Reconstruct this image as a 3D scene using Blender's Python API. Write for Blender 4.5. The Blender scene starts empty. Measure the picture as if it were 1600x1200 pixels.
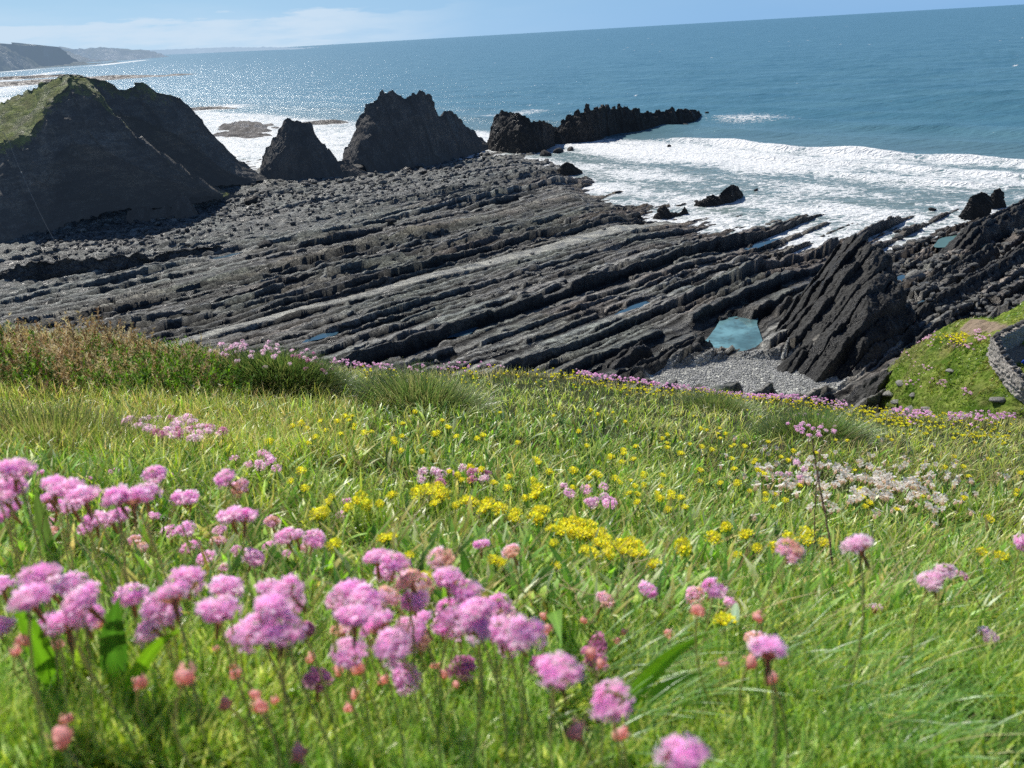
import bpy, bmesh, math, random
import numpy as np
from mathutils import Vector, Matrix

random.seed(7)
rng = np.random.default_rng(11)
SC = bpy.context.scene
COL = SC.collection
EYE = 30.0

# ------------------------------------------------------------------ view geometry
FPX = 1200.0
PITCH = math.radians(24.5)
ROLL = math.radians(3.32)
_f = np.array([0, math.cos(PITCH), -math.sin(PITCH)])
_x = np.array([1.0, 0, 0])
_u = np.array([0, math.sin(PITCH), math.cos(PITCH)])
_R = math.cos(ROLL) * _x - math.sin(ROLL) * _u
_U = math.sin(ROLL) * _x + math.cos(ROLL) * _u


def ray(px, py):
    return FPX * _f + (px - 800.0) * _R + (600.0 - py) * _U


def atz(px, py, z):
    d = ray(px, py)
    t = (z - EYE) / d[2]
    return np.array([d[0] * t, d[1] * t, z])


def aty(px, py, y):
    d = ray(px, py)
    t = y / d[1]
    return np.array([d[0] * t, y, EYE + d[2] * t])


def atdepth(px, py, dep):
    return np.array([0, 0, EYE]) + ray(px, py) * (dep / FPX)


# ------------------------------------------------------------------ noise
_perm = np.random.default_rng(3).permutation(256)
_perm = np.concatenate([_perm, _perm, _perm])
_grad = np.random.default_rng(4).normal(size=(256, 3))
_grad /= np.linalg.norm(_grad, axis=1)[:, None]


def perlin(x, y, z=0.0):
    x, y, z = np.broadcast_arrays(np.asarray(x, float), np.asarray(y, float), np.asarray(z, float))
    xi = np.floor(x).astype(int); yi = np.floor(y).astype(int); zi = np.floor(z).astype(int)
    xf = x - xi; yf = y - yi; zf = z - zi
    u = xf * xf * xf * (xf * (xf * 6 - 15) + 10)
    v = yf * yf * yf * (yf * (yf * 6 - 15) + 10)
    w = zf * zf * zf * (zf * (zf * 6 - 15) + 10)
    xi &= 255; yi &= 255; zi &= 255

    flat = not np.any(zf) and False

    def g(a, b, c):
        h = _perm[_perm[_perm[(xi + a) & 255] + ((yi + b) & 255)] + ((zi + c) & 255)]
        gr = _grad[h]
        return gr[..., 0] * (xf - a) + gr[..., 1] * (yf - b) + gr[..., 2] * (zf - c)
    n00 = g(0, 0, 0) * (1 - u) + g(1, 0, 0) * u
    n10 = g(0, 1, 0) * (1 - u) + g(1, 1, 0) * u
    n01 = g(0, 0, 1) * (1 - u) + g(1, 0, 1) * u
    n11 = g(0, 1, 1) * (1 - u) + g(1, 1, 1) * u
    return ((n00 * (1 - v) + n10 * v) * (1 - w) + (n01 * (1 - v) + n11 * v) * w) * 1.6


def fbm(x, y, z=0.0, o=4, ridged=False):
    s = 0; a = 1.0; t = 0
    for i in range(o):
        k = 2.03 ** i
        n = perlin(np.asarray(x) * k + 13.7 * i, np.asarray(y) * k + 7.1 * i, np.asarray(z) * k + 3.3 * i)
        if ridged:
            n = 1 - 2 * np.abs(n)
        s = s + n * a; t += a; a *= 0.5
    return s / t


def sstep(a, b, x):
    t = np.clip((np.asarray(x, float) - a) / (b - a), 0, 1)
    return t * t * (3 - 2 * t)


# ------------------------------------------------------------------ mesh helpers
def tagit(o, label=None, cat=None, group=None, kind=None):
    if label: o['label'] = label
    if cat: o['category'] = cat
    if group: o['group'] = group
    if kind: o['kind'] = kind
    return o


def np_mesh(name, V, F, mat=None, smooth=False, col=None, attrs=None):
    """V (n,3), F (m,3|4) or list of such arrays; col (n,3) as point colour attribute 'Col'."""
    me = bpy.data.meshes.new(name)
    V = np.ascontiguousarray(V, dtype=np.float32)
    Fs = F if isinstance(F, list) else [F]
    Fs = [np.asarray(f, dtype=np.int32) for f in Fs if len(f)]
    me.vertices.add(len(V)); me.vertices.foreach_set('co', V.ravel())
    loops = np.concatenate([f.ravel() for f in Fs])
    tot = np.concatenate([np.full(len(f), f.shape[1], np.int32) for f in Fs])
    start = np.concatenate([[0], np.cumsum(tot)[:-1]]).astype(np.int32)
    me.loops.add(len(loops)); me.loops.foreach_set('vertex_index', loops)
    me.polygons.add(len(tot)); me.polygons.foreach_set('loop_start', start)
    me.polygons.foreach_set('loop_total', tot)
    if smooth:
        me.polygons.foreach_set('use_smooth', np.ones(len(tot), bool))
    me.update(calc_edges=True)
    if col is not None:
        a = me.attributes.new('Col', 'FLOAT_COLOR', 'POINT')
        c4 = np.ones((len(V), 4), np.float32); c4[:, :3] = col
        a.data.foreach_set('color', c4.ravel())
    for k, v in (attrs or {}).items():
        a = me.attributes.new(k, 'FLOAT', 'POINT')
        a.data.foreach_set('value', np.ascontiguousarray(v, dtype=np.float32).ravel())
    if mat: me.materials.append(mat)
    return me


def obj(name, me, parent=None, loc=None):
    o = bpy.data.objects.new(name, me)
    COL.objects.link(o)
    if parent: o.parent = parent
    if loc is not None: o.location = [float(a) for a in loc]
    return o


def grid_faces(nr, nc, mask=None):
    i = np.arange(nr * nc).reshape(nr, nc)
    F = np.stack([i[:-1, :-1], i[:-1, 1:], i[1:, 1:], i[1:, :-1]], -1).reshape(-1, 4)
    if mask is not None:
        m = mask.ravel()
        F = F[m[F].any(1)]
    return F


def compact(V, F, *extra):
    Fs = F if isinstance(F, list) else [F]
    used = np.unique(np.concatenate([f.ravel() for f in Fs]))
    remap = np.full(len(V), -1, np.int64); remap[used] = np.arange(len(used))
    Fs = [remap[f] for f in Fs]
    return (V[used], Fs if isinstance(F, list) else Fs[0]) + tuple(e[used] for e in extra)


def resample(P, n, sm=True):
    P = np.asarray(P, float)
    k = np.linspace(0, len(P) - 1, n)
    i = np.clip(np.floor(k).astype(int), 0, len(P) - 2)
    t = (k - i)[:, None]
    return P[i] * (1 - t) + P[i + 1] * t


def loft(rows, nu, nvs):
    """rows: list of same-length control polylines; returns grid (sum nv +1, nu, 3)"""
    R = [resample(r, nu) for r in rows]
    out = []
    for k in range(len(R) - 1):
        for j in range(nvs[k]):
            t = j / nvs[k]
            out.append(R[k] * (1 - t) + R[k + 1] * t)
    out.append(R[-1])
    return np.array(out)


def grid_normals(G):
    du = np.gradient(G, axis=1); dv = np.gradient(G, axis=0)
    n = np.cross(du, dv)
    return n / (np.linalg.norm(n, axis=2)[..., None] + 1e-9)


# ------------------------------------------------------------------ materials
def newmat(name):
    m = bpy.data.materials.new(name); m.use_nodes = True
    nt = m.node_tree; nt.nodes.clear()
    return m, nt, nt.nodes, nt.links


class NT:
    def __init__(s, name):
        s.m, s.nt, s.N, s.L = newmat(name)
        s.out = s.N.new('ShaderNodeOutputMaterial')

    def n(s, t, **kw):
        nd = s.N.new(t)
        for k, v in kw.items():
            if k.startswith('i_'):
                key = k[2:]
                key = int(key) if key.isdigit() else key.replace('_', ' ')
                s.put(nd.inputs[key], v)
            else:
                setattr(nd, k, v)
        return nd

    def put(s, sock, v):
        if isinstance(v, bpy.types.NodeSocket): s.L.new(v, sock)
        elif isinstance(v, bpy.types.Node): s.L.new(v.outputs[0], sock)
        else: sock.default_value = v

    def noise(s, scale, detail=4, rough=.55, vec=None, dim='3D'):
        nd = s.n('ShaderNodeTexNoise', noise_dimensions=dim)
        nd.inputs['Scale'].default_value = scale; nd.inputs['Detail'].default_value = detail
        nd.inputs['Roughness'].default_value = rough
        if vec is not None: s.put(nd.inputs['Vector'], vec)
        return nd.outputs[0]

    def math(s, op, a, b=None, clamp=False):
        nd = s.n('ShaderNodeMath', operation=op, use_clamp=clamp)
        s.put(nd.inputs[0], a)
        if b is not None: s.put(nd.inputs[1], b)
        return nd.outputs[0]

    def ramp(s, fac, stops):
        nd = s.n('ShaderNodeValToRGB'); s.put(nd.inputs[0], fac)
        cr = nd.color_ramp
        while len(cr.elements) < len(stops): cr.elements.new(0.5)
        for e, (p, c) in zip(cr.elements, stops):
            e.position = p
            e.color = (c, c, c, 1) if not hasattr(c, '__len__') else (*c, 1)
        return nd.outputs[0]

    def mix(s, fac, a, b, blend='MIX'):
        nd = s.n('ShaderNodeMix', data_type='RGBA', blend_type=blend)
        s.put(nd.inputs[0], fac)
        for k, v in ((6, a), (7, b)):
            if isinstance(v, tuple) and len(v) == 3: v = (*v, 1)
            s.put(nd.inputs[k], v)
        return nd.outputs[2]

    def attr(s, name, col=False):
        nd = s.n('ShaderNodeAttribute', attribute_name=name)
        return nd.outputs[0] if col else nd.outputs[2]

    def pos(s):
        return s.n('ShaderNodeNewGeometry').outputs['Position']

    def mapped(s, vec, rot=(0, 0, 0), scale=(1, 1, 1)):
        nd = s.n('ShaderNodeMapping'); s.put(nd.inputs[0], vec)
        nd.inputs['Rotation'].default_value = rot; nd.inputs['Scale'].default_value = scale
        return nd.outputs[0]

    def bump(s, h, strength=.5, dist=.1, normal=None):
        nd = s.n('ShaderNodeBump'); s.put(nd.inputs['Height'], h)
        nd.inputs['Strength'].default_value = strength; nd.inputs['Distance'].default_value = dist
        if normal is not None: s.put(nd.inputs['Normal'], normal)
        return nd.outputs[0]

    def bsdf(s, col, rough=.8, normal=None, spec=.3, **kw):
        nd = s.n('ShaderNodeBsdfPrincipled')
        s.put(nd.inputs['Base Color'], (*col, 1) if isinstance(col, tuple) and len(col) == 3 else col)
        s.put(nd.inputs['Roughness'], rough)
        s.put(nd.inputs['Specular IOR Level'], spec)
        if normal is not None: s.put(nd.inputs['Normal'], normal)
        for k, v in kw.items(): s.put(nd.inputs[k.replace('_', ' ')], v)
        return nd.outputs[0]

    def done(s, sh):
        s.L.new(sh, s.out.inputs[0]); return s.m


def rock_mat(name, dark, light, bumpd=.12, scale=1.0, usecol=False, strata=None, haze=None, grass=False, wet=.25):
    t = NT(name)
    p = t.pos()
    n1 = t.noise(.35 * scale, 6, .6, p)
    n2 = t.noise(3.5 * scale, 5, .65, p)
    c = t.mix(t.ramp(n1, [(.3, 0.0), (.7, 1.0)]), dark, light)
    c = t.mix(t.ramp(n2, [(.34, 0.8), (.52, 0.0)]), c, tuple(a * .3 for a in dark))
    n4 = t.noise(9 * scale, 4, .7, p)
    c = t.mix(t.ramp(n4, [(.56, 0.0), (.70, .55)]), c, tuple(min(.75, a * 1.7) for a in light))
    if strata:
        sp = t.mapped(p, rot=strata[0], scale=strata[1])
        n3 = t.noise(1.0, 5, .7, sp)
        c = t.mix(t.ramp(n3, [(.42, 0.6), (.56, 0.0)]), c, tuple(a * .45 for a in dark))
    if usecol:
        c = t.mix(1.0, c, t.attr('Col', True), 'MULTIPLY')
    hgt = t.math('ADD', t.math('MULTIPLY', n1, 1.2), n2)
    if strata:
        hgt = t.math('ADD', hgt, t.math('MULTIPLY', n3, 1.5))
    hgt = t.math('ADD', hgt, t.math('MULTIPLY', t.noise(14 * scale, 4, .7, p), .3))
    rough = t.ramp(n1, [(.38, .3), (.58, .85)])
    if grass:
        g = t.attr('grass')
        gn = t.noise(1.3, 6, .7, p)
        gn2 = t.noise(.22, 4, .6, p)
        gc = t.ramp(gn, [(.3, (.07, .11, .02)), (.5, (.24, .31, .05)), (.7, (.42, .44, .12))])
        gc = t.mix(t.ramp(gn2, [(.35, 0.0), (.65, .6)]), gc, (.17, .14, .06))
        gf = t.ramp(t.math('ADD', g, t.math('MULTIPLY', t.math('SUBTRACT', gn, .5), 1.1)), [(.36, 0.0), (.48, 1.0)])
        c = t.mix(gf, c, gc)
    nrm = t.bump(hgt, 1.0, bumpd * 1.3)
    sh = t.bsdf(c, rough, nrm, wet)
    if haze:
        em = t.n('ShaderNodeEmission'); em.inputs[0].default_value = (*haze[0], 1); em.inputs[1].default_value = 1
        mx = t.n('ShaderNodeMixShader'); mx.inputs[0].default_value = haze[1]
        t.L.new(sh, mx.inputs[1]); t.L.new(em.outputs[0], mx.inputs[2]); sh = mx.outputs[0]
    return t.done(sh)


def leaf_mat(name, transl=.45, rough=.5, spec=.35, tint=None, noise_amt=.25):
    t = NT(name)
    c = t.attr('Col', True) if tint is None else None
    if tint is not None:
        n = t.noise(400, 2, .5, t.n('ShaderNodeTexCoord').outputs['Object'])
        c = t.mix(n, tuple(a * .6 for a in tint), tuple(min(1, a * 1.3) for a in tint))
    b = t.bsdf(c, rough, None, spec)
    tr = t.n('ShaderNodeBsdfTranslucent'); 
    hs = t.n('ShaderNodeHueSaturation'); hs.inputs['Saturation'].default_value = 1.1; hs.inputs['Value'].default_value = 1.6
    t.put(hs.inputs['Color'], c)
    t.put(tr.inputs[0], hs.outputs[0])
    mx = t.n('ShaderNodeMixShader'); mx.inputs[0].default_value = transl
    t.L.new(b, mx.inputs[1]); t.L.new(tr.outputs[0], mx.inputs[2])
    return t.done(mx.outputs[0])


# ------------------------------------------------------------------ camera, light, sky
cam = bpy.data.cameras.new('camera'); co = bpy.data.objects.new('camera', cam); COL.objects.link(co)
M = Matrix(((_R[0], _U[0], -_f[0], 0), (_R[1], _U[1], -_f[1], 0), (_R[2], _U[2], -_f[2], EYE), (0, 0, 0, 1)))
co.matrix_world = M
cam.sensor_width = 36; cam.lens = 27; cam.clip_start = .05; cam.clip_end = 60000
cam.dof.use_dof = True; cam.dof.focus_distance = 6.0; cam.dof.aperture_fstop = 7.5
SC.camera = co
SUN_AZ, SUN_EL = math.radians(-32), math.radians(46)
sd = Vector((math.sin(SUN_AZ) * math.cos(SUN_EL), math.cos(SUN_AZ) * math.cos(SUN_EL), math.sin(SUN_EL)))
sl = bpy.data.lights.new('sun', 'SUN'); sl.energy = 5.0; sl.angle = math.radians(.53); sl.color = (1, .955, .88)
so = bpy.data.objects.new('sun', sl); COL.objects.link(so)
so.rotation_euler = sd.to_track_quat('Z', 'Y').to_euler(); so.location = (0, 0, 80)
W = bpy.data.worlds.new('World'); SC.world = W; W.use_nodes = True
wn, wl = W.node_tree.nodes, W.node_tree.links
wn.clear()


def build_world():
    out = wn.new('ShaderNodeOutputWorld'); bg = wn.new('ShaderNodeBackground'); wl.new(bg.outputs[0], out.inputs[0])
    sky = wn.new('ShaderNodeTexSky'); sky.sky_type = 'NISHITA'; sky.sun_disc = False
    sky.sun_elevation = SUN_EL; sky.sun_rotation = SUN_AZ; sky.air_density = 1.0; sky.dust_density = .35; sky.ozone_density = 3.0
    bg.inputs[1].default_value = .056
    tc = wn.new('ShaderNodeTexCoord')
    sep = wn.new('ShaderNodeSeparateXYZ'); wl.new(tc.outputs['Generated'], sep.inputs[0])
    # low cloud bank over the horizon to the left
    mp = wn.new('ShaderNodeMapping'); mp.inputs['Scale'].default_value = (5, 5, 34); wl.new(tc.outputs['Generated'], mp.inputs[0])
    nz = wn.new('ShaderNodeTexNoise'); nz.inputs['Scale'].default_value = 2.2; nz.inputs['Detail'].default_value = 8; nz.inputs['Roughness'].default_value = .58
    wl.new(mp.outputs[0], nz.inputs[0])

    def mth(op, a, b):
        m = wn.new('ShaderNodeMath'); m.operation = op
        for i, v in enumerate((a, b)):
            if isinstance(v, (int, float)): m.inputs[i].default_value = v
            else: wl.new(v, m.inputs[i])
        return m.outputs[0]

    def rmp(x, a, b, lo=0., hi=1.):
        m = wn.new('ShaderNodeMapRange'); m.interpolation_type = 'SMOOTHSTEP'
        wl.new(x, m.inputs[0]); m.inputs[1].default_value = a; m.inputs[2].default_value = b
        m.inputs[3].default_value = lo; m.inputs[4].default_value = hi
        return m.outputs[0]
    z = sep.outputs[2]; x = sep.outputs[0]
    zz = mth('ADD', z, mth('MULTIPLY', mth('SUBTRACT', nz.outputs[0], .5), -.05))
    top = rmp(zz, .030, .037, 1., 0.)
    side = rmp(x, -.22, .02, 1., 0.)
    dens = mth('MULTIPLY', mth('MULTIPLY', top, side), rmp(nz.outputs[0], .3, .6, .35, .8))
    # thin high haze streaks
    mp2 = wn.new('ShaderNodeMapping'); mp2.inputs['Scale'].default_value = (2, 2, 14); wl.new(tc.outputs['Generated'], mp2.inputs[0])
    nz2 = wn.new('ShaderNodeTexNoise'); nz2.inputs['Scale'].default_value = 1.6; nz2.inputs['Detail'].default_value = 7
    wl.new(mp2.outputs[0], nz2.inputs[0])
    hz = mth('MULTIPLY', rmp(nz2.outputs[0], .42, .7, 0., .35), rmp(x, -.5, .25, 1., .15))
    fac = mth('MAXIMUM', dens, hz)
    hs = wn.new('ShaderNodeMix'); hs.data_type = 'RGBA'; hs.blend_type = 'MULTIPLY'; hs.inputs[0].default_value = 1
    wl.new(sky.outputs[0], hs.inputs[6]); hs.inputs[7].default_value = (.50, .78, 1.12, 1)
    hm = wn.new('ShaderNodeMix'); hm.data_type = 'RGBA'      # pale blue air low over the sea
    wl.new(rmp(z, 0.0, .22, .9, 0.), hm.inputs[0]); wl.new(hs.outputs[2], hm.inputs[6])
    hc = wn.new('ShaderNodeMix'); hc.data_type = 'RGBA'; wl.new(rmp(x, -.5, .5), hc.inputs[0])
    hc.inputs[6].default_value = (8.2, 12.6, 17.0, 1); hc.inputs[7].default_value = (4.6, 8.8, 14.8, 1)
    wl.new(hc.outputs[2], hm.inputs[7])
    mx = wn.new('ShaderNodeMix'); mx.data_type = 'RGBA'
    wl.new(fac, mx.inputs[0]); wl.new(hm.outputs[2], mx.inputs[6]); mx.inputs[7].default_value = (11.5, 13.8, 16.2, 1)
    wl.new(mx.outputs[2], bg.inputs[0])


build_world()
SC.view_settings.view_transform = 'Standard'; SC.view_settings.look = 'None'; SC.view_settings.exposure = 0
SC.render.engine = 'CYCLES'
cy = SC.cycles
cy.max_bounces = 6; cy.diffuse_bounces = 2; cy.glossy_bounces = 2; cy.transmission_bounces = 3; cy.transparent_max_bounces = 4
cy.use_denoising = False; cy.caustics_reflective = False; cy.caustics_refractive = False; cy.sample_clamp_indirect = 4

# ================================================================== SEA
SHX = [-400, -100, -75, -60, -45, -20, -2, 6, 12, 16, 22, 28, 38, 50, 62, 80, 110, 150, 400]
SHY = [420, 250, 222, 212, 206, 210, 214, 212, 194, 168, 144, 129, 118, 110, 107, 112, 106, 90, 30]


def shore_y(x):
    return np.interp(x, SHX, SHY)


def build_sea():
    nr, nc = 820, 620
    ys = np.concatenate([np.linspace(70, 300, 460, endpoint=False), np.geomspace(300, 45000, nr - 460)])
    xs = np.linspace(-1.15, 1.15, nc)
    Y, K = np.meshgrid(ys, xs, indexing='ij')
    X = K * (Y + 25)
    s = .747 * X + .665 * Y
    a = .665 * X - .747 * Y            # along the crests
    sw = s + 5 * perlin(a / 70, s / 80, 1.3) + 2.2 * perlin(a / 22, s / 30, 5.1)
    fade = np.exp(-np.maximum(Y - 300, 0) / 700)
    offs = sstep(175, 215, sw)
    Z = np.zeros_like(X)
    # long swells
    ph = sw * 2 * np.pi / 27.0
    Z += fade * offs * 1.15 * (1 - np.abs(np.sin(ph / 2 + .9))) ** 1.0 * (1 + .6 * perlin(a / 60, s / 60, 9.0))
    # breaker lines
    foam = np.zeros_like(X)
    for s0, w, h, fo, a0, a1 in ((184, 3.5, 1.6, 1.0, -150, 40), (170, 3, .8, .85, -120, 60), (157, 2.5, .6, .75, -100, 60), (230, 5, .9, .0, -120, 70), (306, 7, .9, .25, -260, -30)):
        wob = perlin(a / 25, s0 * .37, 2.2) * 2.5
        d = sw - s0 - wob
        env = sstep(a0, a0 + 25, a) * (1 - sstep(a1 - 25, a1, a)) * (.7 + .5 * perlin(a / 15, s0, 4.0))
        prof = np.where(d < 0, np.exp(-(d / (w * .45)) ** 2), np.exp(-(d / (w * 1.4)) ** 2))
        Z += h * prof * np.clip(env, 0, 1.3)
        foam = np.maximum(foam, fo * np.where(d < 0, np.exp(-(d / (w * 2.2)) ** 2), np.exp(-(d / (w * .7)) ** 2)) * np.clip(env, 0, 1) * 1.3)
    lump = fbm(X / 2.2, Y / 2.2, 3.0, 3) * .16 * fade
    Z += lump
    # surf zone
    ds = Y - shore_y(X)
    n0_ = perlin(X / 40, Y / 30, 3.0)
    surf = (1 - sstep(176, 190, sw))
    surf_left = (1 - sstep(-24, -8, X)) * sstep(180, 215, Y) * (1 - sstep(285, 350, Y + .25 * X + 30 * n0_)) * .98
    n1 = fbm(X / 14, Y / 9, 8.0, 4)
    n0 = fbm(a / 34, s / 12, 18.0, 3)
    base = np.where(X > 0, .51 + .24 * n1 + .48 * n0, .66 + .3 * n1)
    nearreef = np.exp(-((s - 170) / 14) ** 2) * np.exp(-((X - 40) / 35) ** 2) * .45
    foam = np.maximum(foam, np.clip(surf * (base + .2 * np.exp(-np.maximum(ds, 0) / 12) + nearreef), 0, 1))
    foam = np.maximum(foam, np.clip(surf_left * (.72 + .3 * n1), 0, 1))
    for (qa, qb, qw) in (((-40, 152), (50, 126), 60), ((-30, 133), (90, 112), 45)):
        A_ = atz(*qa, 0)[:2]; B_ = atz(*qb, 0)[:2]; ab = B_ - A_
        tt_ = np.clip(((X - A_[0]) * ab[0] + (Y - A_[1]) * ab[1]) / (ab @ ab), 0, 1)
        dd_ = np.hypot(X - A_[0] - tt_ * ab[0], Y - A_[1] - tt_ * ab[1])
        foam = np.maximum(foam, .85 * np.exp(-(dd_ / qw) ** 2) * (.75 + .5 * n1))
    cst = [atz(*q, 0)[:2] for q in ((0, 113), (60, 108), (104, 105.5), (150, 102.5), (225, 94))]
    for A_, B_ in zip(cst[:-1], cst[1:]):
        ab = B_ - A_; tt_ = np.clip(((X - A_[0]) * ab[0] + (Y - A_[1]) * ab[1]) / (ab @ ab), 0, 1)
        dd_ = np.hypot(X - A_[0] - tt_ * ab[0], Y - A_[1] - tt_ * ab[1])
        foam = np.maximum(foam, .8 * np.exp(-(dd_ / 60) ** 2))
    # reef end burst
    foam = np.maximum(foam, .68 * np.exp(-(((X - 84) / 16) ** 2 + ((Y - 272) / 20) ** 2)) * (1 + .5 * n0_))
    foam = np.maximum(foam, .9 * np.exp(-(((X + 165) / 30) ** 2 + ((Y - 470) / 22) ** 2)))
    foam = np.maximum(foam, .62 * np.exp(-(((X - 8) / 26) ** 2 + ((Y - 330) / 10) ** 2)))
    # scattered caps out at sea
    caps = sstep(.42, .62, fbm(a / 26, s / 4, 2.0, 3) + .12 * perlin(a / 200, s / 200)) * offs * (Y < 2500)
    foam = np.maximum(foam, .75 * caps)
    Zd = np.where(ds < 0, Z * .4 - .0, Z)
    Zd = Zd + 0.0
    V = np.stack([X, Y, Zd], -1).reshape(-1, 3)
    # skip what lies well under the land
    keep = (ds > -32) | (X > 62)
    F = grid_faces(nr, nc, keep)
    shallow = np.clip(1 - sstep(110, 260, s), 0, 1)
    V, F, fo, shl = compact(V, F, foam.ravel(), shallow.ravel())
    t = NT('sea_water')
    p = t.pos()
    fo_ = t.attr('foam'); sh_ = t.attr('shallow')
    w1 = t.noise(.35, 3, .5, p)
    warp = t.n('ShaderNodeVectorMath', operation='SCALE'); 
    nz = t.n('ShaderNodeTexNoise'); nz.inputs['Scale'].default_value = .5; nz.inputs['Detail'].default_value = 3; t.put(nz.inputs['Vector'], p)
    t.put(warp.inputs[0], nz.outputs[1]); warp.inputs['Scale'].default_value = 3.0
    pv = t.n('ShaderNodeVectorMath', operation='ADD'); t.put(pv.inputs[0], p); t.put(pv.inputs[1], warp.outputs[0])
    pm = t.mapped(pv.outputs[0], rot=(0, 0, math.radians(48)), scale=(.55, 1.2, 1))
    vo = t.n('ShaderNodeTexVoronoi', feature='DISTANCE_TO_EDGE'); vo.inputs['Scale'].default_value = .62; t.put(vo.inputs['Vector'], pm)
    web = t.ramp(vo.outputs[0], [(.0, 1.0), (.22, 0.0)])
    fn = t.noise(1.0, 9, .72, pm)
    val = t.math('ADD', t.math('MULTIPLY', fo_, 1.0), t.math('ADD', t.math('MULTIPLY', t.math('SUBTRACT', fn, .5), 1.2), t.math('MULTIPLY', t.math('SUBTRACT', web, .4), .28)))
    gate = t.ramp(fo_, [(.08, 0.0), (.3, 1.0)])
    ff = t.math('MULTIPLY', t.ramp(val, [(.48, 0.0), (.62, .7), (.85, 1.0)]), gate)
    # water
    big = t.noise(.02, 4, .6, t.mapped(p, rot=(0, 0, math.radians(48)), scale=(1, 3.2, 1)))
    deep = t.mix(t.ramp(big, [(.35, 0.0), (.65, 1.0)]), (.065, .19, .26), (.11, .26, .33))
    wc = t.mix(sh_, deep, (.20, .27, .26))
    rp1 = t.noise(.55, 5, .62, t.mapped(p, rot=(0, 0, math.radians(48)), scale=(.45, 1.4, 1)))
    rp2 = t.noise(.09, 4, .6, t.mapped(p, rot=(0, 0, math.radians(48)), scale=(.5, 1.6, 1)))
    hh = t.math('ADD', t.math('MULTIPLY', rp1, .6), t.math('MULTIPLY', rp2, 1.6))
    nrm = t.bump(hh, .9, 1.1)
    water = t.bsdf(wc, .25, nrm, .5, IOR=1.33)
    fb = t.bump(t.math('ADD', fn, web), .6, .5)
    foamb = t.bsdf((.90, .92, .92), .7, fb, .2)
    mx = t.n('ShaderNodeMixShader'); t.put(mx.inputs[0], ff)
    t.L.new(water, mx.inputs[1]); t.L.new(foamb, mx.inputs[2])
    me = np_mesh('sea', V, F, t.done(mx.outputs[0]), True, attrs={'foam': fo, 'shallow': shl})
    tagit(obj('sea', me), kind='structure')


build_sea()

# ================================================================== WAVE-CUT PLATFORM
TH = math.radians(40)
CU, SU = math.cos(TH), math.sin(TH)


def to_uv(x, y): return CU * x + SU * y, -SU * x + CU * y
def to_xy(u, v): return CU * u - SU * v, SU * u + CU * v


_lr = np.random.default_rng(21)
_w = _lr.choice([.35, .55, .8, 1.2, 2.1], size=560, p=[.25, .28, .22, .16, .09]) * _lr.uniform(.75, 1.3, 560)
_edges = np.cumsum(_w) - 70
_lh = _lr.normal(0, .34, 561)
_lh += .3 * np.sin(np.arange(561) * .37)
_lt = _lr.uniform(.65, 1.25, 561)
PALE_U = [10, 24, 36, 79, 102, 112]; PALE_V = [82.5, 81.6, 82, 78.4, 78.3, 78]

# tide pools: (px, py, half-length, half-width, level)
POOLS = [(1142, 520, 5.0, 3.0, .95, 'large turquoise tide pool beside the dark tilted outcrop'),
         (1508, 380, 6.0, 2.6, .75, 'pale green tide pool among the rocks on the far right'),
         (1412, 500, 2.6, .8, .95, 'narrow blue pool at the right foot of the dark outcrop'),
         (1446, 480, 1.3, .6, .95, 'small blue pool between ledges right of the outcrop'),
         (1412, 440, 1.5, .7, .8, 'blue pool beside the flat pale boulder'),
         (990, 487, 2.8, .5, 1.05, 'thin pool in a gully left of the turquoise pool'),
         (725, 527, 1.8, .6, 1.2, 'shallow pool at the lower middle of the platform'),
         (650, 406, 1.6, .6, 1.2, 'small bright pool above the pale rock band'),
         (1190, 385, 4.2, .6, .55, 'long thin pool between ridges near the surf'),
         (1140, 378, 4.5, .55, .5, 'narrow pool next to the waterline ridges'),
         (960, 395, 2.0, .5, .8, 'sliver of pool just under the pale rock band'),
         (505, 532, 2.0, .7, 1.2, 'dim shallow pool at the lower left of the platform'),
         (355, 405, 2.5, .6, 1.2, 'dull wet pool in the dark ledges on the left')]
PW = [(atz(a, b, l)[:2], hl, hw, l + (.15 if a == 1142 else .5 if b > 395 or a > 1400 else .3)) for a, b, hl, hw, l, _ in POOLS]
PEB = (atz(1172, 592, 1.1)[:2], 8.2, 4.6)


def plat_base(x, y):
    ds = shore_y(x) - y
    b = 1.45 * sstep(2, 46, ds) - .75 * (1 - sstep(-12, 14, ds)) - 1.6 * (1 - sstep(-30, -10, ds))
    return b


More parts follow.
